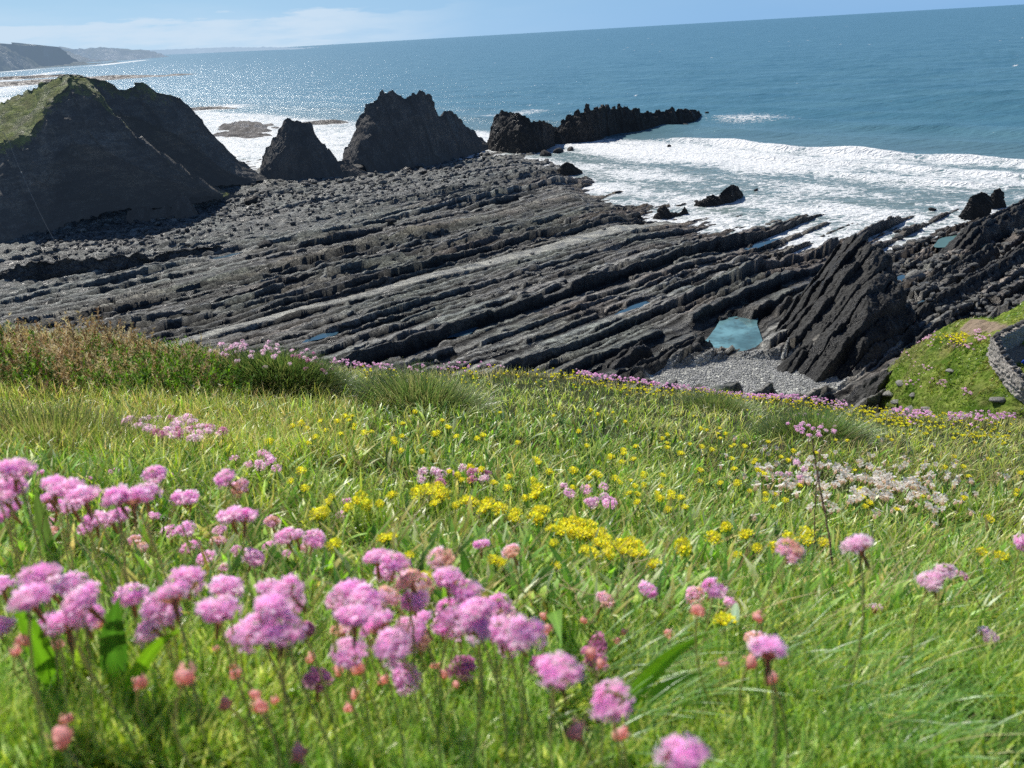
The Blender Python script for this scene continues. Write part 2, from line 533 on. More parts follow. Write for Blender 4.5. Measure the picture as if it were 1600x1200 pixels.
def platform_z(x, y, colour=False):
    u, v = to_uv(x, y)
    vv = v + .9 * perlin(u / 26, v / 26, .5) + .16 * perlin(u / 6, v / 5, 2.5) - .0006 * (u - 60) ** 2 * .5
    li = np.searchsorted(_edges, vv)
    lo = _edges[np.clip(li - 1, 0, 559)]; wd = _w[np.clip(li, 0, 559)]
    f = np.clip((vv - lo) / wd, 0, 1)
    lid = li * 7.31
    r1 = perlin(u / 9, lid, 1.0); r2 = perlin(u / 2.6, lid, 2.0); r3 = perlin(u / .9, lid, 3.0)
    amp = .75 + .55 * perlin(u / 22, v / 22, 7.0)
    amp = amp * (1 + .7 * sstep(40, 46, x) * (1 - sstep(98, 108, y)))
    hl = _lh[li] + .42 * r1 + .26 * r2 + .14 * r3
    prof = sstep(0, .10, f) * (1 - .35 * f * _lt[li] - .5 * sstep(.45, 1, f))
    # blocks between cross joints, some broken away
    bl = 1.8 + 4.2 * _lt[li]
    bk = np.floor(u / bl + li * .413 + .35 * perlin(u / 3, lid, 8.0)).astype(int)
    hsh = _perm[(_perm[(bk * 7 + li * 13) & 255] + li) & 255] / 255.0
    hl = hl + .34 * (hsh - .5) - .45 * (hsh < .13)
    h = 1.75 * ((hl + .35) * prof * amp + .55 * (wd - .9).clip(-.4, .8) * prof * amp)
    # cross joints and erosion
    h += .15 * fbm(u / 1.6, v / .4, 4.0, 3) + .10 * fbm(x / .6, y / .6, 14.0, 2, True) + .22 * fbm(x / 7, y / 7, 6.0, 3)
    blocky = sstep(.2, .5, fbm(u / 11, v / 6, 11.0, 2)) * .25
    h += blocky * (np.floor(perlin(u / 1.8, v / 1.0, 12.0) * 4) / 4)
    # rubbly, less regular ground on the landward left
    rub = sstep(96, 122, v - .12 * u) * 1.0
    hr = .9 * fbm(x / 3.2, y / 3.2, 9.0, 5, True) - .1
    h = h * (1 - .65 * rub) + rub * hr * .9
    # lumpy seaweed/rock ground below the pale band
    lum = sstep(58, 66, v) * (1 - sstep(76, 79, v)) * .3
    h = h * (1 - lum) + lum * (.8 * fbm(u / 2.6, v / 1.5, 10.0, 4, True))
    pv_ = np.interp(u, PALE_U, PALE_V) + .5 * perlin(u / 14, 3.3, 3.3)
    pw_ = np.interp(u, [8, 20, 45, 80, 104, 112], [.7, 1.0, .9, 2.1, 1.7, .2])
    dp = np.abs(v - pv_) / pw_
    pale = (1 - sstep(.75, 1.05, dp + .12 * fbm(u / 2, v / 1.2, 1, 3))) * (u > 5) * (u < 113)
    h = h * (1 - pale) + pale * (.42 + .25 * perlin(u / 9, .5, .5) + .1 * fbm(u / 1.5, v / .8, 6.6, 3))
    b = plat_base(x, y)
    # ledges sloping up at the right-hand shore
    rb = sstep(44, 60, x) * (1 - sstep(94, 112, y - .25 * (x - 60))) * .9
    z = b + h + rb * (.2 + .6 * sstep(.1, .6, perlin(u / 14, vv / 4.5, 15.0)))
    q0 = atz(1142, 524, 1.1)
    w0 = 1 - sstep(.85, 1.1, np.sqrt(((x - q0[0]) / 4.0) ** 2 + ((y - q0[1]) / 4.4) ** 2) + .12 * perlin(x, y, 4.0))
    z = z * (1 - w0) + np.minimum(z, .85) * w0
    for (c, hl_, hw_, l) in PW:
        du = (x - c[0]) * CU + (y - c[1]) * SU; dv = -(x - c[0]) * SU + (y - c[1]) * CU
        r = np.sqrt((du / hl_) ** 2 + (dv / hw_) ** 2) + .25 * perlin(x / 1.1, y / 1.1, 5.0)
        w = 1 - sstep(.85, 1.15, r)
        z = z * (1 - w) + np.minimum(z, l - .25) * w
        wn_ = (1 - sstep(1.15, 1.9, r)) * (dv < 0)
        z = z * (1 - wn_) + np.minimum(z, l + .12) * wn_
    du = (x - PEB[0][0]) * .9 + (y - PEB[0][1]) * .1; dv = (y - PEB[0][1])
    r = np.sqrt((du / PEB[1]) ** 2 + (dv / PEB[2]) ** 2) + .12 * perlin(x / 2, y / 2, 8.0)
    w = 1 - sstep(.9, 1.1, r)
    z = z * (1 - w) + w * (1.0 + .12 * fbm(x / 2, y / 2, 1.0, 3) + .03 * (68 - y))
    # big dark scar on the far left
    if not colour: return z
    red = sstep(-.1, .35, fbm(u / 16, v / 5, 20.0, 3) + .45 * sstep(35, 5, shore_y(x) - y) + .25 * sstep(0, 50, x) - .15)
    grn = sstep(-.1, .4, fbm(x / 18, y / 12, 24.0, 3) - .2 * sstep(0, 40, x) + .15)
    base = np.ones(x.shape + (3,)) * np.array([1, .98, .94])
    base = base * (1 - .38 * red[..., None]) + .38 * red[..., None] * np.array([.85, .55, .42])
    base = base * (1 - .35 * grn[..., None]) + .35 * grn[..., None] * np.array([.72, .92, .80])
    lay = (.36 + 1.0 * np.random.default_rng(5).random(562))[li]
    base = base * lay[..., None]
    base = base * (1 - pale[..., None]) + pale[..., None] * np.array([1.25, 1.23, 1.12])
    low = (1 - sstep(.40, .99, prof)) * .95 * (1 - pale) * (1 - w)  # shade painted into the colour: ledge faces and troughs go near black
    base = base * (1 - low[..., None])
    rubc = (rub * .5)[..., None]
    base = base * (1 - rubc) + rubc * np.array([.72, .76, .76])
    base = base * (1 - w[..., None]) + w[..., None] * np.array([2.2, 2.2, 2.1])
    wet = (1 - sstep(.0, .5, z))[..., None]
    base = base * (1 - .6 * wet)
    return z, base


def build_platform():
    us = np.arange(-30, 205, .32)
    vs = [-34.0]
    while vs[-1] < 246:
        vs.append(vs[-1] + .105 + .0013 * max(vs[-1] - 25, 0))
    vs = np.array(vs)
    Vv, Uu = np.meshgrid(vs, us, indexing='ij')
    X, Y = to_xy(Uu, Vv)
    X = X + .05 * perlin(X * 1.7, Y * 1.7, 1.0); Y = Y + .05 * perlin(X * 1.7, Y * 1.7, 9.0)
    keep = (Y > 34) & (Y < shore_y(X) + 26) & (X > -.8 * Y - 26) & (X < .82 * Y + 14)
    Z = np.zeros_like(X); C = np.ones(X.shape + (3,))
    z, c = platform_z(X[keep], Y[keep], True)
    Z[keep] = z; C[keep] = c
    F = grid_faces(len(vs), len(us))
    m = keep.ravel(); F = F[m[F].all(1)]
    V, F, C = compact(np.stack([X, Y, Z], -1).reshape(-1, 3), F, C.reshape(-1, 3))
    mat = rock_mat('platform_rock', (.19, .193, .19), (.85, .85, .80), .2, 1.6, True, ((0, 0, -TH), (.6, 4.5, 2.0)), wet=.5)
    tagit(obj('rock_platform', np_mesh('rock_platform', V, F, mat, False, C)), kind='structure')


build_platform()

POOLMAT = {}


def pool_mat(name, c, rough=.03):
    t = NT(name); p = t.pos()
    n = t.noise(.6, 4, .6, p)
    cc = t.mix(n, tuple(a * .7 for a in c), tuple(a * 1.25 for a in c))
    return t.done(t.bsdf(cc, rough, t.bump(t.noise(3, 3, .5, p), .12, .05), .5, IOR=1.33))


def clear_pool(name, c):
    t = NT(name); p = t.pos()
    n = t.noise(.35, 5, .6, p); n2 = t.noise(1.6, 4, .6, p)
    cc = t.mix(t.ramp(n, [(.35, 0.0), (.6, 1.0)]), c, tuple(a * .45 for a in c))
    cc = t.mix(t.ramp(n2, [(.52, 0.0), (.66, .5)]), cc, (.07, .09, .08))
    return t.done(t.bsdf(cc, .04, t.bump(t.noise(4, 3, .5, p), .15, .04), .6, IOR=1.33))


pm1 = clear_pool('turquoise_pool_water', (.20, .40, .44)); pm2 = pool_mat('blue_pool_water', (.05, .11, .16))
pm3 = pool_mat('green_pool_water', (.12, .22, .19))
for i, ((c, hl_, hw_, l), pl) in enumerate(zip(PW, POOLS)):
    n = 48; a = np.linspace(0, 2 * np.pi, n, endpoint=False)
    k = 1.02 + .16 * np.sin(a * 3 + i) + .08 * np.sin(a * 7 + 2 * i)
    du, dv = hl_ * k * np.cos(a), hw_ * k * np.sin(a)
    V = np.stack([c[0] + du * CU - dv * SU, c[1] + du * SU + dv * CU, np.full(n, l)], -1)
    if i == 0:
        Q = [(1178, 484), (1186, 492), (1183, 505), (1190, 528), (1192, 548), (1150, 556), (1090, 556), (1086, 546), (1104, 530), (1118, 512), (1125, 500), (1150, 492)]
        Q = np.array([atz(q_[0], q_[1], l) for q_ in Q + Q[:1]])
        V = resample(Q, n + 1)[:-1]; V[:, :2] += .12 * perlin(V[:, 0] * 1.5, V[:, 1] * 1.5, 3.0)[:, None]
    V = np.concatenate([[[c[0], c[1], l]], V])
    F = np.array([[0, 1 + j, 1 + (j + 1) % n] for j in range(n)])
    me = np_mesh('tide_pool', V, F, pm1 if i == 0 else pm3 if i == 1 else pm2)
    tagit(obj('tide_pool', me), pl[5], 'tide pool', 'tide pools on the rock platform', 'structure')

# ================================================================== CLIFFS, STACKS, REEF
def craggy(G, amp, sc, seed, strata=None, jag=0.0):
    """displace a loft grid along its normals with rock-like noise"""
    n = grid_normals(G)
    X, Y, Z = G[..., 0], G[..., 1], G[..., 2]
    d = fbm(X / sc, Y / sc, Z / sc + seed, 5, True) * .6 + fbm(X / (sc * .28), Y / (sc * .28), Z / (sc * .28) + seed, 4) * .28
    if strata:
        ax, w, a = strata
        q = X * ax[0] + Y * ax[1] + Z * ax[2] + .35 * w * perlin(X / (w * 4), Y / (w * 4), Z / (w * 4) + seed)
        k = q / w; fr = k - np.floor(k)
        lay = perlin(np.floor(k) * 3.17, seed, .5)
        d = d + a * (lay + .8 * (fr - .5))
    G = G + n * (d * amp)[..., None]
    if jag:
        G[..., 2] += 0
    return G


def loft_obj(name, rows, nu, nvs, mat, amp, sc, seed, strata=None, smooth=False, grassfn=None, zfloor=-1.5):
    G = loft(rows, nu, nvs)
    G = craggy(G, amp, sc, seed, strata)
    G[..., 2] = np.maximum(G[..., 2], zfloor)
    V = G.reshape(-1, 3)
    at = None
    if grassfn is not None:
        at = {'grass': grassfn(G).ravel()}
    me = np_mesh(name, V, grid_faces(G.shape[0], G.shape[1])[:, ::-1], mat, smooth, attrs=at)
    return obj(name, me)


# ---- headland on the left: near face with a grass top, and the higher buttress behind it
AIR = (.10, .14, .20)
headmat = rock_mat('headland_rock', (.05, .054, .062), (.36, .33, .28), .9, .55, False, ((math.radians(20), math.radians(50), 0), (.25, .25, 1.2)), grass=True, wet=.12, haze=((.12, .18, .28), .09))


def PY(lst): return [aty(*p) for p in lst]


crestA = PY([(-330, 330, 182), (-150, 215, 180), (-60, 182, 177), (0, 157, 172), (60, 129, 166), (108, 111, 157), (134, 122, 152), (162, 150, 148), (187, 183, 147), (219, 211, 146), (256, 241, 146), (284, 257, 147), (310, 282, 149), (350, 303, 156)])
shoulA = PY([(-330, 420, 150), (-150, 300, 146), (-60, 248, 144), (0, 216, 143), (42, 205, 143), (70, 160, 145.5), (106, 118, 148.5), (133, 130, 147.5), (160, 160, 146.5), (184, 194, 145.8), (214, 226, 145), (250, 254, 145), (280, 272, 146), (306, 292, 148.4), (346, 307, 155.5)])
shoulA = [shoulA[i] for i in (0, 1, 2, 3, 4, 5, 6, 7, 8, 9, 10, 11, 12, 13)]
midA = PY([(-330, 500, 141), (-150, 390, 138), (-60, 340, 137), (0, 305, 136.5), (42, 290, 137.5), (75, 255, 139), (106, 225, 140.5), (135, 225, 141), (165, 235, 141.5), (190, 250, 142), (222, 265, 143), (252, 280, 144), (290, 292, 147), (340, 308, 155)])
baseA = [atz(a, b, -.5) for a, b in [(-330, 520), (-150, 452), (-60, 425), (0, 408), (42, 397), (81, 385), (105, 372), (137, 361), (165, 352), (194, 347), (230, 345), (262, 341), (300, 330), (350, 318)]]
backA = [np.array([p[0] - 4, p[1] + 26, -1.5]) for p in crestA]


def grassA(G):
    # grass lies on the plateau rows left of the summit
    nv, nu = G.shape[:2]
    r = np.arange(nv)[:, None] * np.ones((1, nu)); c = np.ones((nv, 1)) * np.linspace(0, 13, nu)[None]
    g = (1 - sstep(58, 68, r)) * (1 - sstep(5.0, 6.6, c)) * sstep(3, 14, r + 12 * (c < 4.6))
    g2 = .50 * (1 - sstep(60, 96, r)) * (1 - sstep(7, 9, c)) + .2 * (1 - sstep(30, 90, r))
    back = (r < 26) * .5
    return np.clip(np.maximum(np.maximum(g, g2), back), 0, 1)


loft_head = loft_obj('headland', [backA, crestA, shoulA, midA, baseA], 420, [26, 36, 60, 60], headmat, 1.8, 7.0, 2.2, ((.75, -.2, .55), 2.4, .34), grassfn=grassA)
tagit(loft_head, kind='structure')

crestB = PY([(60, 131, 166), (104, 115, 160), (130, 117, 158), (160, 123, 160), (176, 130, 162), (196, 137, 163), (205, 131, 163.5), (212, 128, 163.8), (224, 127, 164.5), (232, 134, 165), (245, 143, 166), (262, 147, 168), (280, 150, 170), (293, 162, 172), (312, 181, 174), (326, 206, 176), (342, 228, 178), (355, 246, 180), (372, 262, 181), (400, 280, 182)])
midB = PY([(60, 200, 158), (104, 165, 155), (130, 165, 153.5), (160, 170, 154.5), (176, 175, 156), (196, 180, 157.5), (205, 182, 158), (212, 184, 158.5), (224, 188, 159), (232, 192, 160), (245, 198, 161), (262, 205, 162), (280, 212, 164), (293, 222, 166), (312, 235, 169), (326, 248, 172), (342, 260, 174), (355, 268, 176), (372, 275, 178), (400, 285, 180)])
baseB = [np.array([*atz(a, b, 0)[:2], -.5]) for a, b in [(60, 330), (104, 330), (130, 325), (160, 325), (176, 322), (196, 320), (205, 320), (212, 318), (224, 316), (232, 314), (245, 312), (262, 310), (280, 308), (293, 306), (312, 303), (326, 302), (342, 300), (355, 299), (372, 297), (400, 292)]]
backB = [np.array([p[0] + 3, p[1] + 24, -1.5]) for p in crestB]


def grassB(G):
    nv, nu = G.shape[:2]
    r = np.arange(nv)[:, None] * np.ones((1, nu)); c = np.ones((nv, 1)) * np.linspace(0, 19, nu)[None]
    return .52 * (1 - sstep(24, 66, r)) * (1 - .6 * sstep(8, 14, c)) + 0


b2 = loft_obj('headland', [backB, crestB, midB, baseB], 380, [22, 55, 60], headmat, 1.6, 6.0, 7.7, ((.8, -.2, .5), 2.2, .36), grassfn=grassB)
tagit(b2, kind='structure')


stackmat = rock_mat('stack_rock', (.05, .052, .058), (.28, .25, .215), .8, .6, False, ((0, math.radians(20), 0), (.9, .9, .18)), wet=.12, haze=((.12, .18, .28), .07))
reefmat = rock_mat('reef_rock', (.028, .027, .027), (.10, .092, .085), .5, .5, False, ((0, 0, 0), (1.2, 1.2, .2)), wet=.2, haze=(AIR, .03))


def stack(name, cols, dback, dfront, label, cat, mat, nu=260, amp=.9, sc=4.5, seed=1.0, strata=None, bow=.35, jag=.6):
    """cols: (px, crest_py, base_py); the crest stands dfront behind the base line"""
    crest, mid, base, back = [], [], [], []
    for px, cyy, by in cols:
        b = atz(px, by, .3)
        c = aty(px, cyy, b[1] + dfront)
        crest.append(c); base.append(np.array([b[0], b[1], -1.2]))
        m = (c + b) / 2; m[1] -= bow * (c[2] - b[2]) * .15; m[2] += .05 * (c[2])
        mid.append(m)
        back.append(np.array([c[0] + .5, c[1] + dback, -1.2]))
    G = loft([back, crest, mid, base], nu, [26, 40, 36])
    # jagged crest
    cx = G[26, :, 0]
    j = jag * (np.abs(perlin(cx / 2.6, seed, .2)) * 2.0 + .5 * perlin(cx / .9, seed, 3.3) + .2 * perlin(cx / .35, seed, 5.3) - .45)
    w = np.exp(-((np.arange(G.shape[0]) - 26) / 7.0) ** 2)[:, None]
    G[..., 2] += w * (j * np.clip(G[26, :, 2] / 6, .15, 1))[None]
    G = craggy(G, amp, sc, seed, strata)
    G[..., 2] = np.maximum(G[..., 2], -1.6)
    me = np_mesh(name, G.reshape(-1, 3), grid_faces(*G.shape[:2])[:, ::-1], mat)
    return tagit(obj(name, me), label, cat)


stack('sea_stack', [(400, 284, 286), (405, 268, 287), (408, 246, 288), (418, 228, 288), (427, 213, 289), (437, 198, 289), (443, 186, 289), (448, 181, 289), (457, 187, 289), (472, 189, 288), (487, 191, 288), (491, 206, 287), (502, 221, 286), (516, 233, 285), (528, 250, 284), (540, 276, 283)],
      9, 5, 'small dark pointed sea stack with a notched top right of the headland', 'sea stack', stackmat, 200, .7, 3.5, 3.1, ((.8, .2, .4), 1.6, .25))
stack('sea_stack', [(530, 262, 275), (535, 232, 276), (545, 221, 276), (553, 207, 276), (560, 188, 276), (567, 172, 275), (576, 163, 275), (585, 153, 274), (592, 141, 273), (597, 138, 272), (605, 143, 271), (618, 148, 270), (633, 149, 268), (642, 151, 267), (648, 144, 266), (659, 141, 264), (670, 144, 262), (676, 155, 260), (680, 168, 258), (687, 176, 256), (703, 173, 252), (713, 181, 249), (722, 190, 246), (735, 199, 242), (752, 213, 237), (768, 226, 232)],
      14, 9, 'largest dark sea stack with twin rocky peaks in the middle of the bay', 'sea stack', stackmat, 380, 1.1, 5.0, 9.4, ((.85, .1, .35), 2.0, .28), jag=.8)
stack('rock', [(340, 304, 316), (500, 262, 283), (515, 255, 283), (530, 250, 282), (545, 252, 283), (560, 262, 284), (575, 270, 285)][1:],
      6, 3, 'low dark rock at the foot of the gap between two sea stacks', 'rock', stackmat, 90, .6, 2.5, 5.5)
stack('rock_spire', [(276, 322, 334), (281, 285, 336), (285, 266, 337), (289, 268, 337), (297, 277, 336), (310, 284, 334), (330, 290, 331), (360, 300, 326), (400, 312, 322)],
      4, 2.5, 'thin dark fin of rock leaning off the foot of the grassy headland', 'rock', stackmat, 120, .45, 2.2, 4.4)
stack('rock', [(192, 350, 360), (200, 328, 362), (215, 322, 362), (228, 321, 361), (240, 326, 360), (252, 322, 358), (262, 318, 357), (268, 330, 356), (280, 345, 354)],
      4, 2, 'broad rounded dark boulder heap at the base of the headland cliff', 'rock', stackmat, 100, .6, 2.0, 6.4)
stack('rock', [(262, 345, 357), (268, 322, 358), (276, 304, 358), (287, 300, 357), (298, 316, 356), (305, 332, 354), (320, 348, 352)],
      3, 2, 'dark wedge of rock right of the boulder heap below the cliff', 'rock', stackmat, 90, .45, 1.8, 8.4)

stack('reef', [(760, 222, 232), (764, 206, 234), (768, 190, 235), (776, 176, 236), (785, 172, 237), (798, 173, 238), (810, 174, 239), (818, 180, 239), (826, 186, 239), (838, 188, 238), (849, 187, 236), (858, 190, 232), (868, 196, 226)],
      8, 5, 'blocky dark reef with vertical cracks nearest the big stack', 'reef', reefmat, 240, 1.0, 3.0, 12.4, ((.95, .25, .05), 1.6, .24), jag=.9)
stack('reef', [(852, 222, 226), (862, 205, 225), (877, 188, 224), (890, 177, 223), (896, 173, 222), (905, 172, 222), (919, 164, 221), (926, 169, 220), (933, 169, 219), (942, 166, 216), (950, 162, 212), (958, 168, 210), (966, 164, 208), (980, 164, 206), (994, 171, 205), (1008, 175, 203), (1022, 175, 201), (1036, 173, 199), (1050, 168, 197), (1062, 171, 194), (1070, 168, 192), (1083, 168, 190), (1092, 173, 187), (1100, 179, 184)],
      9, 5, 'long jagged dark reef running out into the surf', 'reef', reefmat, 460, 1.2, 3.2, 15.4, ((.95, .3, .05), 1.7, .26), jag=1.1)


# ---- distant coast, hazy
def far_hill(name, crest, basepy, thick, hz, hk, seed, nu=160):
    far_ = name.endswith(' ')
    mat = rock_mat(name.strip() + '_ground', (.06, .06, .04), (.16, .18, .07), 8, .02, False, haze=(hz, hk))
    cr, md, ba, bk = [], [], [], []
    for i, (px, py, D) in enumerate(crest):
        c = aty(px, py, D); b = atz(px, np.interp(px, [q[0] for q in basepy], [q[1] for q in basepy]), 0)
        b = np.array([b[0], b[1], -2.0])
        c = aty(px, py, b[1] + thick)
        cr.append(c); ba.append(b); md.append((c * .55 + b * .45) + np.array([0, 0, c[2] * .12])); bk.append(np.array([c[0] - thick * .4, c[1] + thick * 2, c[2] * .8]))
    G = loft([bk, cr, md, ba], nu, [6, 30, 24])
    G = craggy(G, thick * (.10 if name == 'hills' else .03), thick * .55, seed)
    G[..., 2] = np.maximum(G[..., 2], -3)
    name = name.strip()
    o = obj(name, np_mesh(name, G.reshape(-1, 3), grid_faces(*G.shape[:2])[:, ::-1], mat, True))
    return tagit(o, kind='structure')


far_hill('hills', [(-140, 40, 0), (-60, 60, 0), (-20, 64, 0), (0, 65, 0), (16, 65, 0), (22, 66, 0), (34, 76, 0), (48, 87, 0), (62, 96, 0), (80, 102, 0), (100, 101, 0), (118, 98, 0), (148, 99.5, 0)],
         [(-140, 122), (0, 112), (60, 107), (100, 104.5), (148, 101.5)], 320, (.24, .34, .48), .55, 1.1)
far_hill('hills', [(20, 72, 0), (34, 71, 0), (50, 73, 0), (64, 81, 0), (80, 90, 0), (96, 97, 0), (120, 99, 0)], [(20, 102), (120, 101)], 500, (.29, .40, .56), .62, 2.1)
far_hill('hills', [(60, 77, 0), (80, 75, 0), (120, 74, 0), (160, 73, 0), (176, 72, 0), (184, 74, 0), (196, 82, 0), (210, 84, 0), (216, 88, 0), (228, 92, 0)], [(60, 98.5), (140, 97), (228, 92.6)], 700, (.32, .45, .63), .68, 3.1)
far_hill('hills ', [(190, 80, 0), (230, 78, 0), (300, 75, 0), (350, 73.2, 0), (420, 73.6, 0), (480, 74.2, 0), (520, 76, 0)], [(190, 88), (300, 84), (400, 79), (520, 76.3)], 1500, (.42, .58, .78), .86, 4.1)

# low reefs awash in the left-hand cove and below the far cliffs
FLAT = [((0, 137), (72, 128), (58, 139), 'low flat reef awash below the distant cliffs'),
        ((-5, 126), (45, 122), (40, 126), 'second flat reef close under the distant cliffs'),
        ((330, 205), (436, 194), (400, 208), 'flat brown reef in the surf behind the gap left of the small stack'),
        ((345, 216), (405, 207), (400, 218), 'low wet ledge in front of the flat brown reef'),
        ((495, 196), (523, 189), (520, 196), 'small low rock in the surf behind the two stacks'),
        ((306, 173), (337, 168), (330, 174), 'tiny dark rock with white water round it beyond the headland')]
flatmat = rock_mat('awash_rock', (.09, .085, .085), (.20, .185, .175), .4, .5)
for k, (a, b, c, lab) in enumerate(FLAT):
    A, B, C_ = atz(a[0], a[1], 0), atz(b[0], b[1], 0), atz(c[0], c[1], 0)
    cen = (A + B) / 2; L = np.linalg.norm(B - A) / 2 * (.62 if k < 2 else .8); wd = max(abs(C_[1] - (A[1] + B[1]) / 2), L * .18)
    ang = math.atan2(B[1] - A[1], B[0] - A[0])
    g = np.linspace(-1.1, 1.1, 70); P, Q = np.meshgrid(g, g, indexing='ij')
    hN = fbm(P * 4, Q * 3, k * 5.0, 5, True)
    r = np.sqrt(P ** 2 + Q ** 2) + .35 * perlin(P * 2.5, Q * 2.5, k * 3.1)
    Z = (1 - sstep(.5, 1.05, r)) * (1.0 + 1.2 * hN) * min(1.3, L * .10) * (1.0 if k > 1 else 2.2) - .3
    X = cen[0] + P * L * math.cos(ang) - Q * wd * math.sin(ang); Y = cen[1] + P * L * math.sin(ang) + Q * wd * math.cos(ang)
    o = obj('reef', np_mesh('reef', np.stack([X, Y, Z], -1).reshape(-1, 3), grid_faces(70, 70), flatmat))
    tagit(o, lab, 'reef')

# ---- the dark tilted outcrop on the right of the platform
outmat = rock_mat('outcrop_rock', (.026, .026, .026), (.12, .118, .11), .10, 1.3, True, ((0, 0, -TH), (.7, 5, 1.5)), wet=.3)


def outcrop(name, label, u0, u1, v0, v1, envf, lw, stag, seed, z0=.2, cat='rock outcrop', du=.14, dv=.07, dipk=.6):
    us = np.arange(u0, u1, du); vs = np.arange(v0, v1, dv)
    V, U = np.meshgrid(vs, us, indexing='ij')
    r_ = np.random.default_rng(int(seed * 10))
    ed = np.cumsum(r_.uniform(.55, 1.5, 80) * lw) + v0 - 2
    vv = V + .25 * perlin(U / 4, V / 3, seed) + .12 * perlin(U / 1.2, V / 1.2, seed + 3)
    li = np.searchsorted(ed, vv); lo = ed[li - 1]; f = np.clip((vv - lo) / (ed[li] - lo), 0, 1)
    so = r_.uniform(-1, 1, 82)[li] * stag
    sh = r_.uniform(-1, 1, 82)[li]
    E = envf(U - so, V)
    prof = sstep(0, .14, f) * (1 - dipk * f)
    Ec = np.clip(E, 0, 1.2)
    h = E + Ec * (.55 * (prof - .5) * lw * 1.2 + .26 * sh * lw + .3 * perlin(U / 2.3, li * 3.3, seed) * lw + .15 * perlin(U / .7, li * 2.2, seed))
    h += Ec * (.20 * fbm(U / .9, V / .30, seed, 4) + .10 * perlin(U / .3, V / .16, seed) + .30 * fbm(U / 3, V / 1.5, seed + 2, 3, True))
    X, Y = to_xy(U, V)
    # lean the crest towards the surf end, over the drop
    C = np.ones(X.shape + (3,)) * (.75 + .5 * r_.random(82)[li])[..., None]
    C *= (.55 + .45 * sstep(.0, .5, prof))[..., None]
    keep = E > -.8
    F = grid_faces(*U.shape); m = keep.ravel(); F = F[m[F].any(1)]
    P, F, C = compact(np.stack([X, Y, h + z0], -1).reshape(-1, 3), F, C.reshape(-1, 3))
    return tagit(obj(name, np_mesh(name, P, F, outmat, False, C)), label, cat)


def env_main(U, V):
    s0 = np.interp(V, [25.5, 28, 31, 34.5, 37, 39.5], [61, 57.5, 58.5, 60, 63.2, 69])
    hm = np.interp(V, [25.8, 27.2, 29, 31.5, 33.5, 35.5, 37.2, 38.6, 39.6], [-1, 2.0, 4.2, 6.2, 8.0, 9.4, 9.0, 4, -1])
    slope = np.interp(V, [27, 33, 38], [.42, .50, .56])
    rise = (U - s0) * slope
    end = np.interp(V, [26, 29, 33, 36, 39], [73.5, 76.5, 79, 80.5, 80])
    drop = (end - U) * 3.2
    h = np.minimum(np.minimum(rise, hm), drop)
    return np.maximum(h, -1)


outcrop('rock_outcrop', 'tall black tilted rock outcrop of slanting slabs rising at the right of the platform', 55, 83, 24.5, 41, env_main, 1.45, .9, 3.3, dipk=.45)


def env_slab(U, V):
    rise = (U - 51.5) * .30
    hm = np.interp(V, [23.0, 23.3, 25.4, 26.0], [-1, 2.4, 1.5, -1])
    return np.maximum(np.minimum(np.minimum(rise, hm), (71.5 - U) * 2.2), -1)


outcrop('rock_slab', 'long pale-topped straight slab lying along the foot of the black outcrop', 50, 73, 22.4, 26.8, env_slab, 2.9, .2, 5.1, cat='rock slab', dipk=.25)

# smaller fins and slabs on the near right of the platform
for k, (px0, py0, px1, py1, h, w, lab) in enumerate([
        (1215, 585, 1285, 545, 1.3, .9, 'short dark slab end poking onto the pebbles left of the outcrop'),
        (1420, 520, 1600, 392, 1.5, 1.3, 'longest brown ledge running up to the right edge behind the green knoll'),
        (1500, 398, 1600, 330, 2.4, 1.8, 'high dark ledge at the right edge nearest the sea'),
        (1410, 565, 1480, 520, 1.6, .8, 'low brown ledge between the outcrop and the green knoll'),
        (1440, 470, 1530, 395, 1.3, .9, 'narrow broken ledge in the middle of the right-hand rocks'),
        (920, 590, 1000, 560, 1.4, 1.2, 'dark stub of ledge at the near edge of the platform above the flowers'),
        (940, 612, 1090, 545, 1.1, .9, 'knobbly ledge ending at the left side of the pebble beach')]):
    A, B = atz(px0, py0, 1.2), atz(px1, py1, 1.2)
    ua, va = to_uv(A[0], A[1]); ub, vb = to_uv(B[0], B[1]); vm = (va + vb) / 2

    def env(U, V, ua=ua, ub=ub, vm=vm, h=h, w=w):
        s = np.clip((U - ua) / (ub - ua), 0, 1)
        return np.maximum(np.minimum(np.minimum((U - ua) * .35, (ub + 1.5 - U) * 1.4), h * (1 - (np.abs(V - vm) / w) ** 3)), -1)
    outcrop('rock_ledge', lab, ua - 1, ub + 3, vm - w - .6, vm + w + .6, env, min(w, .9), .5, 20.1 + k, z0=.7, cat='rock ledge', du=.16, dv=.08)


def small_crag(cols, lab, **kw):
    kw.setdefault('amp', .42)
    stack('rock', cols, kw.get('db', 2.5), kw.get('df', 1.3), lab, 'rock', kw.get('mat', reefmat), 150, kw.get('amp', .35), .9, kw.get('seed', 2.0), ((.6, .4, .6), .45, .55), jag=.35)


